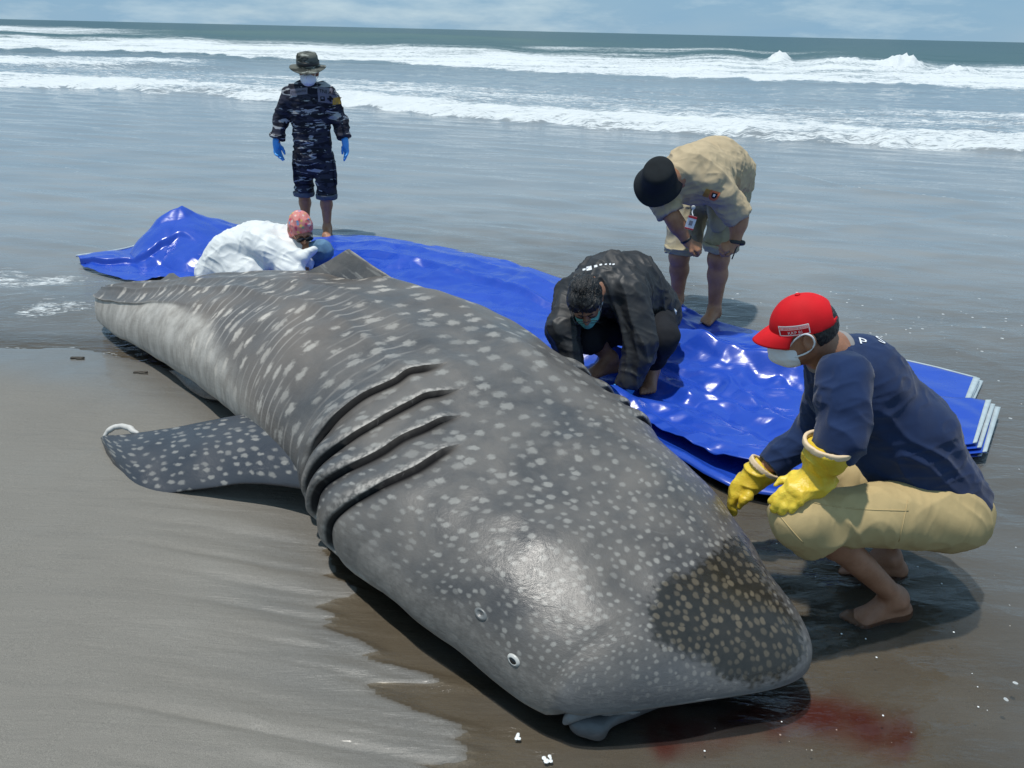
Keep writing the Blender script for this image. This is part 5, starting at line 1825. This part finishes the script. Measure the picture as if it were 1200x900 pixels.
shC = [Cn(nkC + V(.02, .02, .0), chC, .085, .175, k=.06), Cn(chC, mdC, .185, .205, k=.06), Cn(mdC, plC + V(0, -.06, .0), .205, .205, k=.06), El(at(822, 204, 5.20), (.20, .20, .165), k=.06)]
dN, dF = nrm(eN - sN), nrm(eF - sF)
shC += [Cn(sN - dN * .03, eN + dN * .1, .100, .088, k=.06, clip=[(eN - dN * .005, dN)]), Cn(sF - dF * .03, eF + dF * .1, .092, .085, k=.06, clip=[(eF - dF * .035, dF)])]
shirt = soft('khaki_shirt', shC, 0.0075, KHAKI, pC, folds=[(0.009, fold_axis(V(.8, -.3, -.4), 2.2, 8), 341, True), (0.007, fold_axis(V(.3, -.5, -.7), 3.2, 16), 342, True), (0.003, fold_axis(V(.8, -.3, .3), 5, 28), 343, True)])
hzN, hzF = at(842, 296, 5.2), at(796, 294, 5.55)
so_ = [Cn(plC, (hN + hF) / 2 + V(0, .02, .03), .19, .18, k=.05), Cn(hN, kN + V(0, 0, -.12), .135, .118, k=.05, clip=[(hzN, V(-.05, 0, -1))]), Cn(hF, kF + V(0, -.012, -.12), .136, .128, k=.05, clip=[(hzF, V(.05, 0, -1))])]
shorts = soft('khaki_shorts', so_, 0.0075, KHAKI2, pC, folds=[(0.008, (8, 8, 11), 351, True), (0.005, (20, 20, 16), 352, True)])
for kn, hz in ((kN, hzN), (kF, hzF)):
    cc_ = V(kn[0], kn[1], hz[2] + .012) + (hN - kN) * V(1, 1, 0) * .10
    soft('rolled_cuff', [Cn(cc_ + V(0, 0, .016), cc_ + V(0, 0, -.012), .120, .116, k=.01, hollow=.022, clip=[(cc_ + V(0, 0, .025), V(0, 0, 1)), (cc_ + V(0, 0, -.024), V(0, 0, -1))])], .0055, KHAKI2, shorts, folds=[(0.006, (16, 16, 34), 353, True)])
soft('thigh_pocket', [Cn(at(838, 245, 5.36), at(842, 262, 5.27), .062, .064, k=.01, flat=(V(-.2, 1, -.1), .3))], .006, KHAKI2, shorts, folds=[(0.003, (20, 20, 20), 354, False)])
BLKCL = cloth('black_hat_cloth', (0.012, 0.015, 0.018), 0.2, 0.9, 500, 0.3)
hbC = gC(0, -.012, .02)
bw = lambda th, rad, zz: (rad * (1 + .025 * np.sin(2 * th + .5)), zz + (rad > .12) * .010 * np.sin(3 * th + 1))
hatC = lathe('bucket_hat', [(.001, .113), (.045, .112), (.072, .108), (.088, .099), (.095, .083), (.100, .055), (.107, .020), (.111, .002), (.122, -.018), (.138, -.042), (.150, -.060), (.151, -.066), (.146, -.063), (.118, -.024), (.103, -.002), (.098, .05)], hbC, FRC, BLKCL, pC, 72, wob=bw, sx=1.0, sy=1.10)
face_mask(pC, gC, FRC, WHITE_MASK, 1.0, drop=.0, grow=1.07)
o_ = at(848.5, 226.5, 5.0)
ORNG = cloth('orange_badge', (0.62, 0.16, 0.07), 0.1, 0.8)
GOLD = cloth('gold_badge', (0.42, 0.22, 0.05), 0.2, 0.8)
exC, eyC = nrm(V(.9, .1, -.25)), nrm(V(.25, -.1, .95))
shield = lambda a_, b_: (a_ * np.where(b_ < 0, np.sqrt(np.clip(1 - (b_ * 2) ** 2 * .8, .1, 1)), 1), b_)
bd = patch('sleeve_badge', at(836.5, 229.5, 4.95), exC, eyC, .066, .062, shirt, CAMV(at(836, 229, 5)), ORNG, shirt, .004, (7, 7), shield)
patch('badge_centre', at(836.8, 229.5, 4.95), exC, eyC, .036, .036, shirt, CAMV(at(836, 229, 5)), INK, bd, .0065, (6, 6), shield)
patch('badge_centre', at(836.8, 229.2, 4.95), exC, eyC, .014, .016, shirt, CAMV(at(836, 229, 5)), WHITE_MASK, bd, .0085, (3, 3))
patch('badge_arc', at(828.5, 226.5, 4.95), exC, nrm(eyC + .15 * exC), .040, .052, shirt, CAMV(at(828, 226, 5)), GOLD, shirt, .004, (5, 5))
# breast badge and identity card hanging from the shirt
bc_ = at(812.5, 243, 4.90)
bdg = soft('breast_badge', [El(bc_, (.014, .006, .014))], .0022, plain('silver_badge', (.5, .5, .48), .3, .6), shirt)
RED = plain('red_print', (0.50, 0.03, 0.035), 0.5, 0.4)
CARD = plain('white_card', (0.72, 0.72, 0.74), 0.4, 0.5, var=.03)


def flat_box(name, c, ex, ey, ez, w, h, d, mat, parent):
    v_ = [c + ex * a_ * w / 2 + ey * b_ * h / 2 + ez * k_ * d / 2 for a_ in (-1, 1) for b_ in (-1, 1) for k_ in (-1, 1)]
    q_ = np.array([[0, 1, 3, 2], [4, 6, 7, 5], [0, 4, 5, 1], [2, 3, 7, 6], [0, 2, 6, 4], [1, 5, 7, 3]])
    return link(name, np_mesh(name, v_, q_, smooth=False), mat, parent)


ic = at(809.5, 261, 4.88)
iy, iz = nrm(V(.22, 0, 1)), nrm(V(-.05, -1, .1))
ix = np.cross(iy, iz)
card = flat_box('identity_card', ic, ix, iy, iz, .056, .088, .003, CARD, pC)
flat_box('card_stripe', ic + iy * .036 + iz * .003, ix, iy, iz, .056, .014, .003, RED, card)
flat_box('card_stripe', ic - iy * .039 + iz * .003, ix, iy, iz, .056, .008, .003, RED, card)
GREY_PR = plain('grey_print', (0.22, 0.20, 0.22), 0.6, 0.3)
flat_box('card_photo', ic + iz * .003 - iy * .002, ix, iy, iz, .022, .030, .003, GREY_PR, card)
tube_obj('card_strap', spline([bc_ + V(0, 0, -.01), bc_ + V(-.005, -.005, -.03), ic + iy * .044], 8), .0035, WHITE_MASK, card)
dw_ = nrm(wN - eN)
v_, q_ = solid([Cn(wN - dw_ * .018, wN + dw_ * .004, .042, .040, k=.004, hollow=.010, clip=[(wN - dw_ * .018, -dw_), (wN + dw_ * .006, dw_)])], .0035)
watch = link('wristwatch', np_mesh('wristwatch', v_, q_), BLACK, pC)
soft('watch_face', [Cn(wN - dw_ * .006 + V(.038, -.012, 0), wN - dw_ * .006 + V(.048, -.014, 0), .020, .018, k=.003)], .003, BLACK, watch)
tube_obj('watch_strap_end', spline([wN + V(.01, -.03, -.01), wN + V(.0, -.03, -.05), wN + V(-.012, -.03, -.10)], 10), .0045, BLACK, watch)
dw_ = nrm(wF - eF)
v_, q_ = solid([Cn(wF - dw_ * .03, wF - dw_ * .016, .040, .039, k=.004, hollow=.010, clip=[(wF - dw_ * .032, -dw_), (wF - dw_ * .014, dw_)])], .0035)
link('bracelet', np_mesh('bracelet', v_, q_), BLACK, pC)

# ------------------------------------------------------------------ 4. man in black crouching on the tarpaulin
pD = thing('person', 'black haired man in black jacket and green mask crouching on the blue tarpaulin', 'person', (0.75, 4.2, 0))
hc = at(686, 352, 3.93)
fD, uD = V(0.04, -0.62, -0.78), V(-0.18, -0.72, 0.64)
nkD = at(703, 338, 4.06)
HP, FRD, gD = head_prims(hc, fD, uD, 1.04, nkD)
chD = at(712, 333, 4.20)
mdD = at(738, 338, 4.32)
plD = at(760, 372, 4.46)
s1, s2 = at(738, 345, 4.05), at(672, 345, 4.22)         # his left (right in the picture), his right
el1, el2 = at(752, 402, 3.93), at(660, 385, 4.02)
wr1, wr2 = at(737, 452, 3.88), at(672, 432, 3.93)
h1, h2 = at(768, 372, 4.38), at(735, 380, 4.52)
kn1, kn2 = at(777, 397, 4.02), at(690, 396, 4.12)
fz1 = on_tarp(0.82, 4.1)
an1 = at(764, 432, 4.12)
an1 = V(an1[0], an1[1], .12)
an2 = at(716, 420, 4.14)
an2 = V(an2[0], an2[1], max(an2[2], .13))
body = HP + [Cn(nkD, chD, .075, .14), Cn(chD, mdD, .14, .15), Cn(mdD, plD, .15, .14)] + arm_prims(s1, el1, wr1) + arm_prims(s2, el2, wr2) + leg_prims(h1, kn1, an1) + leg_prims(h2, kn2, an2)
body += foot_prims(an1, V(-.25, -1, 0), an1[2] - .085, 1.05) + mirror_foot(foot_prims(an2, V(-.8, -.6, 0), an2[2] - .085, 1.05), an2, V(-.8, -.6, 0))
body += [Cn(wr1, wr1 + V(-.03, -.017, -.042), .024, .02), Cn(wr2, wr2 + V(.01, -.025, -.05), .024, .02)]
soft('body', body, 0.0052, SK_DRK, pD)
face_parts(pD, gD, 1.04, eyes=False)
r, f, u = FRD
AD = np.array([r, f, u])
hp_ = [El(gD(0, -.018, .026), (.090, .110, .110), AD, k=.01, clip=[(gD(0, .058, .026), nrm(f * .80 - u * .62))]), El(gD(.05, .02, .065), (.04, .06, .045), AD, k=.03), El(gD(-.03, .045, .075), (.05, .045, .035), AD, k=.03), El(gD(0, -.05, .08), (.07, .05, .04), AD, k=.03)]
for p_ in hp_[1:]:
    p_['clip'] = [(gD(0, .072, .030), nrm(f * .9 - u * .42))]


def tousle(v_, n_):
    a_ = vnoise(v_ @ fold_axis(f, 18, 75), 401)
    b_ = vnoise(v_ @ fold_axis(f + .4 * r, 30, 140), 402)
    return v_ + n_ * (0.0055 * a_ + 0.003 * b_)[:, None]


hairD = soft('hair', hp_, 0.0032, HAIR, pD, extra=tousle)
# short locks at the outline of the hair
lv, lq, lt, off = [], [], [], 0
for k in range(150):
    th, ph_ = rng.uniform(0, 2 * np.pi), rng.uniform(0.0, 1.25)
    d_ = r * math.cos(th) * math.sin(ph_) + (f * math.sin(th)) * math.sin(ph_) + u * math.cos(ph_)
    p_ = gD(0, -.018, .022) + 1.04 * (np.array([d_ @ r * .085, d_ @ f * .106, d_ @ u * .108]) @ AD)
    if (p_ - gD(0, .066, .03)) @ nrm(f * .85 - u * .5) > 0:
        continue
    flow = nrm(f * .9 + r * (.5 if d_ @ r > 0 else -.3) - u * .2 + rng.normal(0, .35, 3))
    flow = nrm(flow - d_ * (flow @ d_) * .8)
    ln = rng.uniform(.016, .034)
    v_, q_, t_2 = tube(np.array([p_ - d_ * .003, p_ + flow * ln * .5 + d_ * .005, p_ + flow * ln + d_ * rng.uniform(-.002, .006)]), [.0032, .0024, .0006], 4)
    lv.append(v_)
    lq.append(q_ + off)
    lt.append(t_2 + off)
    off += len(v_)
lk = link('hair_locks', np_mesh('hair_locks', np.concatenate(lv), np.concatenate(lq), np.concatenate(lt)), HAIR, hairD)
lk['kind'] = 'stuff'


def nylon():
    t = NT('black_nylon_jacket')
    c = t.obj()
    n = t.noise(c, 6, 3)
    p = t.n('BsdfPrincipled', Base_Color=t.mix(n, (0.012, 0.013, 0.015), (0.025, 0.025, 0.028)))
    t.set(p.inputs['Roughness'], t.ramp(n, .3, .7, .52, .66))
    p.inputs['Specular IOR Level'].default_value = 0.55
    h = t.math('ADD', t.math('MULTIPLY', t.noise(t.obj((10, 10, 5)), 1.0, 3, .5, .8), 1.0), t.math('MULTIPLY', t.noise(c, 60, 2, .5), .06))
    t.set(p.inputs['Normal'], t.bump(h, .35, .02))
    return t.done(p)


NYL = nylon()
BLKTR = cloth('black_trouser_cloth', (0.012, 0.013, 0.017), 0.2, 0.85, 600, 0.2)
d1_, d2_ = nrm(wr1 - el1), nrm(wr2 - el2)
jd = [Cn(nkD + V(.01, .03, 0), chD, .085, .16, k=.06), Cn(chD, mdD, .165, .185, k=.06), Cn(mdD, plD + V(0, -.03, .04), .185, .175, k=.06, clip=[(plD + V(.02, .0, -.05), nrm(plD - mdD + V(0, 0, -.12)))]),
      Cn(s1, el1, .100, .082, k=.10), Cn(el1, wr1, .082, .066, k=.04, clip=[(wr1 + d1_ * .012, d1_)]), Cn(s2, el2, .100, .080, k=.10), Cn(el2, wr2, .076, .062, k=.03, clip=[(wr2, d2_)]),
      Cn(nkD + V(.02, .05, .02), nkD + V(-.02, .0, -.07), .085, .075, k=.03), Cn(nkD + V(.02, .03, .0), nkD * .62 + hc * .38 + V(.022, .03, -.01), .085, .072, k=.03)]
jackD = soft('black_jacket', jd, 0.007, NYL, pD, folds=[(0.013, fold_axis(V(.5, -.3, -.8), 2.2, 9), 411, True), (0.009, fold_axis(V(.2, -.3, -.9), 3.5, 19), 412, True), (0.004, fold_axis(V(.9, -.3, -.2), 5, 30), 413, True)], smooth=2)
cbD = nkD + V(.015, .035, .0)
soft('collar', [Cn(cbD + V(.0, .02, -.05), cbD + V(-.015, -.03, .02), .085, .078, k=.02, hollow=.014, clip=[(cbD + V(-.012, -.022, .014), nrm(V(-.3, -.7, .55)))])], .005, NYL, jackD, folds=[(0.004, (15, 15, 15), 415, False)])
soft('cuff', [Cn(wr1 - d1_ * .022, wr1 + d1_ * .012, .050, .048, k=.01, clip=[(wr1 + d1_ * .012, d1_)])], .005, BLKTR, jackD)
soft('black_trousers', [Cn(plD, h1 * .5 + h2 * .5, .16, .16, k=.05), Cn(h1, kn1, .118, .088, k=.05), Cn(kn1, an1 + V(0, 0, .06), .086, .070, k=.03, clip=[(V(0, 0, an1[2] + .02), V(0, 0, -1))]), Cn(h2, kn2, .112, .085, k=.05), Cn(kn2, kn2 * .6 + an2 * .4, .085, .075, k=.03, clip=[(kn2 * .66 + an2 * .34, nrm(an2 - kn2))])], 0.0072, BLKTR, pD, folds=[(0.007, (9, 9, 12), 421, True), (0.004, (24, 24, 24), 422, False)])
WHT = cloth('white_shirt_cloth', (0.72, 0.73, 0.75), 0.04, 0.85, 500, 0.2)
soft('shirt_hem', [Cn(plD + V(-.06, -.03, .045), plD + V(.035, -.03, .035), .15, .142, k=.03, clip=[(plD + V(.04, 0, -.075), V(.25, 0, -.95))])], .0065, WHT, pD, folds=[(0.005, (14, 14, 20), 431, True)])
GREENM = cloth('green_mask_fabric', (0.17, 0.50, 0.42), 0.06, 0.75, 600, 0.15)
mD = face_mask(pD, gD, FRD, GREENM, 1.04, drop=.022)
v_, q_, t_2 = tube(spline([gD(.066, .05, -.03), gD(.080, .02, -.01), gD(.084, -.005, .02)], 10), .0026, 6)
# spectacles slid down the nose
GLS = plain('grey_spectacle_frame', (0.10, 0.10, 0.11), 0.25, 0.6, metal=.6)
th = np.linspace(0, 2 * np.pi, 28, endpoint=False)
spx = None
for sg in (1, -1):
    ring = [gD(sg * .034 + .027 * math.cos(a_), .112, -.020 + .019 * math.sin(a_)) for a_ in th]
    v_, q_ = tube(ring, .0019, 6, True)
    o_ = link('spectacles' if spx is None else 'spectacle_rim', np_mesh('spectacle_rim', v_, q_), GLS, pD if spx is None else spx)
    spx = spx or o_
    tube_obj('spectacle_arm', spline([gD(sg * .060, .108, -.016), gD(sg * .078, .06, -.004), gD(sg * .084, -.005, .008)], 12), .0019, GLS, spx, 6)
tube_obj('spectacle_bridge', spline([gD(-.008, .112, -.016), gD(0, .115, -.012), gD(.008, .112, -.016)], 6), .0018, GLS, spx, 6)
soft('glove', [Cn(wr1 - d1_ * .0, wr1 + V(-.03, -.015, -.035), .036, .034, k=.02)] + hand_prims(wr1, V(-.62, -.30, -.70), V(0, -.6, .3), 1, curl=(.1, .15, .2, .2), r=.011, s=1.1, fat=1.3, spread=.02, tcurl=.1), .0045, BLUE_GL, pD)
d2n = V(.2, -.4, -.8)
soft('glove', [Cn(wr2, wr2 + nrm(d2n) * .03, .034, .03, k=.02)] + hand_prims(wr2, d2n, V(0, 1, 0), -1, r=.0108, s=1.08, fat=1.2), .005, BLUE_GL, pD)
# reflective print across the upper back
dcam = CAMV(at(715, 311, 4.1))
wp = None
for k, (qx, qy, wd_, hg_) in enumerate(((690, 313.5, .030, .022), (698, 311, .018, .012), (704, 309.3, .014, .008), (710, 308.8, .012, .006), (715, 308.6, .010, .008), (719, 308.8, .012, .007), (684, 315, .018, .010))):
    o_ = patch('back_print', at(qx, qy + .8, 4.1), nrm(V(1, 0, .25)), nrm(V(-.2, .3, .9)), wd_, hg_, jackD, dcam, WHITE_MASK, jackD, .003, (5, 4))

# ------------------------------------------------------------------ 5. man in navy shirt and red cap squatting beside the head
pE = thing('person', 'man in red cap, navy shirt and yellow gloves squatting in shallow water beside the head', 'person', (1.45, 2.4, 0))
hc = at(939, 386, 2.34)
fE, uE = V(-0.92, 0.16, -0.34), V(-0.33, -0.03, 0.94)
nkE = at(972, 414, 2.36)
HP, FRE, gE = head_prims(hc, fE, uE, 0.93, nkE + V(.01, 0, -.01), .062)
chE = at(1002, 448, 2.38)
mdE = at(1056, 512, 2.38)
plE = at(1098, 592, 2.38)
sn, sf = at(990, 438, 2.21), at(975, 440, 2.54)
en, ef = at(988, 512, 2.10), at(955, 505, 2.62)
wn, wf = at(958, 562, 2.10), at(884, 560, 2.58)
hn, hf = at(1098, 606, 2.28), at(1090, 585, 2.48)
kn, kf = at(938, 606, 2.08), at(1000, 560, 2.72)
an = gnd(1050, 700, .060)
af_ = gnd(1040, 664, .02)
body = HP + [Cn(nkE, chE, .075, .13), Cn(chE, mdE, .135, .14), Cn(mdE, plE, .14, .14)] + arm_prims(sn, en, wn) + arm_prims(sf, ef, wf) + leg_prims(hn, kn, an, 1.0, .085) + leg_prims(hf, kf, af_ + V(0, 0, .04), 1.0, .085)
body += foot_prims(an, V(-.97, -.25, 0), -.036, 1.0) + mirror_foot(foot_prims(af_ + V(0, 0, .05), V(-.97, .1, 0), -.02, 1.0), af_, V(-.97, .1, 0))
body += [Cn(wn, wn + nrm(V(-.9, -.12, -.45)) * .06, .024, .02), Cn(wf, wf + nrm(V(-.7, -.1, -.7)) * .06, .024, .02)]
soft('body', body, 0.0052, SK_TAN, pE)
face_parts(pE, gE, .93)
r, f, u = FRE
AE = np.array([r, f, u])
hE = [El(gE(0, -.016, .006), np.array((.0775, .100, .100)), AE, k=.005, clip=[(gE(0, -.030, .0), nrm(f * .9 - u * .25)), (gE(0, -.02, -.055), nrm(-u - f * .25))])]
soft('hair', hE, 0.0032, HAIR, pE, extra=lambda v_, n_: v_ + n_ * (0.0016 * vnoise(v_ * 160, 501))[:, None])
NAVY = cloth('navy_sweatshirt_cloth', (0.012, 0.028, 0.085), 0.14, 0.9, 800, 0.3, spec=0.2, sheen=0.15, wr=1.0)
dn_, df_ = nrm(wn - en), nrm(wf - ef)
hemn = nrm(plE - mdE + V(.05, 0, -.02))
ne = [Cn(nkE + V(.03, 0, -.03), chE, .085, .138, k=.06), Cn(chE, mdE, .146, .163, k=.08), Cn(mdE, plE + V(0, 0, .02), .163, .166, k=.06, clip=[(plE + hemn * .025, hemn)]),
      Cn(sn - V(0, 0, .01), en, .086, .070, k=.05), Cn(en, wn, .070, .062, k=.02, clip=[(en + dn_ * .055, dn_)]), Cn(sf, ef, .082, .070, k=.05), Cn(ef, wf, .070, .054, k=.03, clip=[(wf - df_ * .07, df_)])]
shE = soft('navy_shirt', ne, 0.006, NAVY, pE, folds=[(0.006, fold_axis(V(.6, 0, -.8), 2.2, 7), 511, True), (0.005, fold_axis(V(.75, .1, -.6), 3.2, 17), 512, True), (0.0025, fold_axis(V(.9, .1, .3), 5, 30), 513, True)], smooth=1)
GREYC = cloth('grey_collar_cloth', (0.26, 0.25, 0.25), 0.08, 0.9, 700, 0.25)
cn_ = nrm(nkE - gE(0, -.03, -.06))
cc = nkE + V(-.012, 0, .004)
soft('collar', [Cn(cc - cn_ * .022, cc + cn_ * .022, .072, .088, k=.006, hollow=.012, clip=[(cc - cn_ * .024, -cn_), (cc + cn_ * .030, cn_)])], .004, GREYC, shE, folds=[(0.002, (20, 20, 20), 514, False)])
SHORT = cloth('khaki_shorts_twill', (0.46, 0.345, 0.17), 0.07, 0.85, 700, 0.25, wr=0.8)
dk = nrm(kn - hn)
kc = kn + (an - kn) * .16
st = [El(plE + V(.01, 0, -.01), (.172, .19, .142), k=.05), Cn(hn + V(.02, 0, .015), kn + V(0, 0, .0), .124, .090, k=.05), Cn(kn, kc, .096, .100, k=.03, clip=[(kc, nrm(an - kn))]), Cn(hf, kf, .13, .094, k=.05), Cn(kf, kf + (af_ - kf) * .15, .094, .094, k=.02, clip=[(kf + (af_ - kf) * .15, nrm(af_ - kf))])]
shorts_e = soft('khaki_shorts', st, 0.0062, SHORT, pE, folds=[(0.006, fold_axis(V(-.5, 0, .85), 2.6, 9), 521, True), (0.003, fold_axis(V(-.6, 0, .7), 3.5, 17), 522, True), (0.0012, fold_axis(V(.3, 0, .9), 6, 32), 523, True)], smooth=1)
# seam along the outer thigh and the hem of the leg
sp_ = [hn * (1 - k) + kn * k + V(0, -.135 + .04 * k, .02) for k in np.linspace(.0, 1, 14)]


def seam(name, pts_, tgt, d_, rad, mat, parent):
    bv = BVHTree.FromPolygons([v_.co[:] for v_ in tgt.data.vertices], [tuple(p_.vertices) for p_ in tgt.data.polygons])
    out = []
    for p_ in pts_:
        h_ = bv.ray_cast(Vector(p_) - Vector(d_) * .3, Vector(d_))
        if h_[0] is not None:
            out.append(np.array(h_[0]))
    if len(out) > 3:
        tube_obj(name, np.array(out), rad, mat, parent, 6)


dc = CAMV(at(1000, 600, 2.2))
seam('seam', [at(x_, 583 + (x_ - 925) * .12 + 4 * math.sin((x_ - 925) / 40), 2.0) for x_ in range(930, 1070, 6)], shorts_e, dc, .0022, SHORT, shorts_e)
seam('seam', [at(1068 - 14 * k / 10, 586 + 5.5 * k, 2.0) for k in range(0, 10)], shorts_e, dc, .0022, SHORT, shorts_e)
seam('seam', [at(912 + 3 * k, 604 + 3.2 * k, 2.0) for k in range(0, 11)], shorts_e, dc, .0022, SHORT, shorts_e)
# yellow rubber gloves with pale turned cuffs


def rubber():
    t = NT('yellow_rubber')
    c = t.obj()
    n = t.noise(c, 7, 4, .6)
    base = t.mix(t.ramp(n, .3, .7), (0.66, 0.44, 0.025), (0.80, 0.60, 0.06))
    p = t.n('BsdfPrincipled', Base_Color=base, Roughness=0.42)
    p.inputs['Subsurface Weight'].default_value = 0.05
    t.set(p.inputs['Normal'], t.bump(t.math('ADD', t.noise(c, 24, 4, .6, .8), t.math('MULTIPLY', t.noise(c, 300, 2), .1)), .45, .012))
    return t.done(p)


RUB = rubber()
CUFF = cloth('cream_glove_cuff', (0.72, 0.55, 0.36), 0.06, 0.7, 300, 0.15)
for (e_, w_, hd, np2, th_, top, r0, curl_) in (
        (en, wn, at(908, 586, 2.02) - wn, V(-.25, .05, -1), -1, at(971, 522, 2.09), .075, (.35, .4, .42, .42)),
        (ef, wf, at(846, 588, 2.58) - wf, V(.3, 0, -1), 1, at(895, 548, 2.58), .062, (.35, .45, .5, .5))):
    ax = nrm(w_ - top)
    gp = [Cn(top, w_, r0, .046, k=.03, clip=[(top, -ax)]), Cn(w_, w_ + nrm(hd) * .06, .046, .040, k=.035)] + hand_prims(w_, hd, np2, th_, curl=curl_, r=.0125, s=1.12, fat=1.38, spread=.03, tcurl=.35)
    gl_o = soft('rubber_glove', gp, .0046, RUB, pE, folds=[(0.007, (13, 13, 20), 531, True), (0.0025, (34, 34, 34), 532, False)])
    soft('glove_cuff', [Cn(top - ax * .012, top + ax * .006, r0 + .004, r0 + .003, k=.004, hollow=.012, clip=[(top - ax * .012, -ax), (top + ax * .010, ax)])], .0042, CUFF, gl_o)
# red cap
RED_CAP = cloth('red_cap_cloth', (0.62, 0.006, 0.012), 0.08, 0.75, 600, 0.2, spec=0.3)
capc = gE(0, -.010, .022)
hole = Cn(gE(0, -.16, .012), gE(0, -.07, .020), .046, .046, k=.006, sub=True, clip=[])
capp = [El(capc, (.082, .105, .101), AE, k=.01, clip=[(gE(0, 0, .016), nrm(-u + f * .03))])]
hole['clip'] = [(gE(0, -.1, .040), -u * 1.0)]
capp.append(El(capc, (.075, .098, .094), AE, k=.004, sub=True))
capp.append(El(gE(0, -.118, .032), (.044, .045, .040), AE, k=.005, sub=True, clip=[(gE(0, 0, .034), nrm(-u))]))
cap = soft('red_cap', capp, .0034, RED_CAP, pE, folds=[(0.0018, (22, 22, 22), 541, False)])
soft('button', [El(gE(0, -.010, .133), (.009, .009, .005), AE)], .002, RED_CAP, cap)
# peak
nu_, nv_ = 30, 12
bw_ = []
for i in range(nu_):
    a_ = -1.15 + 2.3 * i / (nu_ - 1)
    for j in range(nv_):
        t_ = j / (nv_ - 1)
        bx, by = .083 * math.sin(a_), .100 * math.cos(a_)
        ext = .074 * max(0, math.cos(a_ * 1.22)) ** .6
        bw_.append(gE(bx * (1 + .06 * t_), by + ext * t_ - .010, .026 - .012 * t_ - .020 * (bx / .083) ** 2 * (.4 + t_) - .018 * t_ ** 2 + .004))
pk_ = link('peak', np_mesh('peak', np.array(bw_), grid_quads(nu_, nv_)), RED_CAP, cap)
md = pk_.modifiers.new('t', 'SOLIDIFY')
md.thickness = .004
WPR = plain('white_cap_print', (0.80, 0.72, 0.72), 0.7, 0.3, var=.03)
dcap = nrm(r if (r @ CAMV(hc)) > 0 else -r)
sc_ = gE(0, .028, .042) - dcap * .10
exs = f * (1 if np.cross(f, u) @ (-dcap) < 0 else -1)
exs = -f if (-f)[0] > 0 else f
eys = nrm(u - exs * (u @ exs))
bx_w, bx_h = .086, .030
for (dx, dy, w2, h2) in ((0, bx_h / 2, bx_w, .0028), (0, -bx_h / 2, bx_w, .0028), (bx_w / 2, 0, .0028, bx_h), (-bx_w / 2, 0, .0028, bx_h)):
    patch('print_border', sc_ + exs * dx + eys * dy, exs, eys, w2, h2, cap, dcap, WPR, cap, .0028, (9, 3))
patch('print_band', sc_ + eys * .0075, exs, eys, bx_w * .94, .0105, cap, dcap, plain('pale_red_print', (.75, .42, .42), .7, .3), cap, .0022, (9, 3))
text('lettering', 'DIT. PERIKANAN BUDIDAYA', sc_ + eys * .0075, exs, eys, .0075, cap, dcap, RED_CAP, cap, .0045)
text('lettering', 'KKP RI', sc_ - eys * .0070, exs, eys, .0145, cap, dcap, WPR, cap, .0035)
mE = face_mask(pE, gE, FRE, WHITE_MASK, .93, strap=False, drop=.006, grow=1.04)
for sg in (1, -1):
    tube_obj('ear_loop', spline([gE(sg * .060, .060, -.030), gE(sg * .079, .034, .006), gE(sg * .088, .002, .024), gE(sg * .094, -.020, .012), gE(sg * .092, -.024, -.020), gE(sg * .082, .002, -.050), gE(sg * .066, .042, -.066)], 30), .0030, WHITE_MASK, mE, 6)
# white lettering high on the back
dbk = CAMV(at(1010, 412, 2.3))
text('lettering', 'P', at(1003, 405, 2.36), nrm(V(.75, .2, -.6)), nrm(V(.5, .5, .7)), .060, shE, nrm(V(-.45, .55, -.75)), WHITE_MASK, shE, .004)
text('lettering', 'S', at(1010, 411, 2.42), nrm(V(.75, .2, -.6)), nrm(V(.5, .5, .7)), .075, shE, nrm(V(-.45, .55, -.75)), WHITE_MASK, shE, .004)

# ================================================================== SMALL THINGS ON THE SAND
FOAM = plain('foam_bubble', (0.78, 0.80, 0.80), 0.25, 0.5, var=.05)
bub_v, bub_q, off = [], [], 0
v0, q0 = solid([El(V(0, 0, 0), (.01, .01, .01))], .0035)
for (x_, y_, n_, sz) in ((607, 865, 5, .9), (643, 890, 6, 1.2), (560, 640, 0, 1)):
    for k in range(n_):
        c_ = gnd(x_, y_, .001) + V(rng.normal(0, .006), rng.normal(0, .006), 0)
        s_ = sz * rng.uniform(.35, .8)
        bub_v.append(v0 * V(s_, s_, s_ * .35) + c_)
        bub_q.append(q0 + off)
        off += len(v0)
for k in range(40):
    x_, y_ = rng.uniform(800, 1190), rng.uniform(600, 890)
    c_ = gnd(x_, y_, .004)
    s_ = rng.uniform(.12, .36)
    if y_ < 700 and x_ < 900:
        continue
    bub_v.append(v0 * V(s_, s_, s_ * .5) + c_)
    bub_q.append(q0 + off)
    off += len(v0)
fb = link('foam_bubbles', np_mesh('foam_bubbles', np.concatenate(bub_v), np.concatenate(bub_q)), FOAM)
fb['kind'] = 'stuff'
# dark scraps of driftweed near the pale flank
WEED = plain('dark_driftweed', (0.035, 0.028, 0.02), 0.6, 0.4, var=.3)
for (x_, y_, lab) in ((91, 420, 'dark scrap of driftweed on wet sand at the left near the tail'), (165, 437, 'dark scrap of driftweed on wet sand in shade below the pale flank')):
    c_ = gnd(x_, y_, .012)
    o_ = soft('driftweed', [Cn(c_ + V(-.035, .0, 0), c_ + V(.03, .012, .0), .011, .008, k=.01), Cn(c_ + V(.0, -.008, 0), c_ + V(.045, -.01, .0), .007, .004, k=.01)], .004, WEED)
    o_['label'], o_['category'], o_['group'] = lab, 'seaweed', 'scraps of driftweed on the sand'
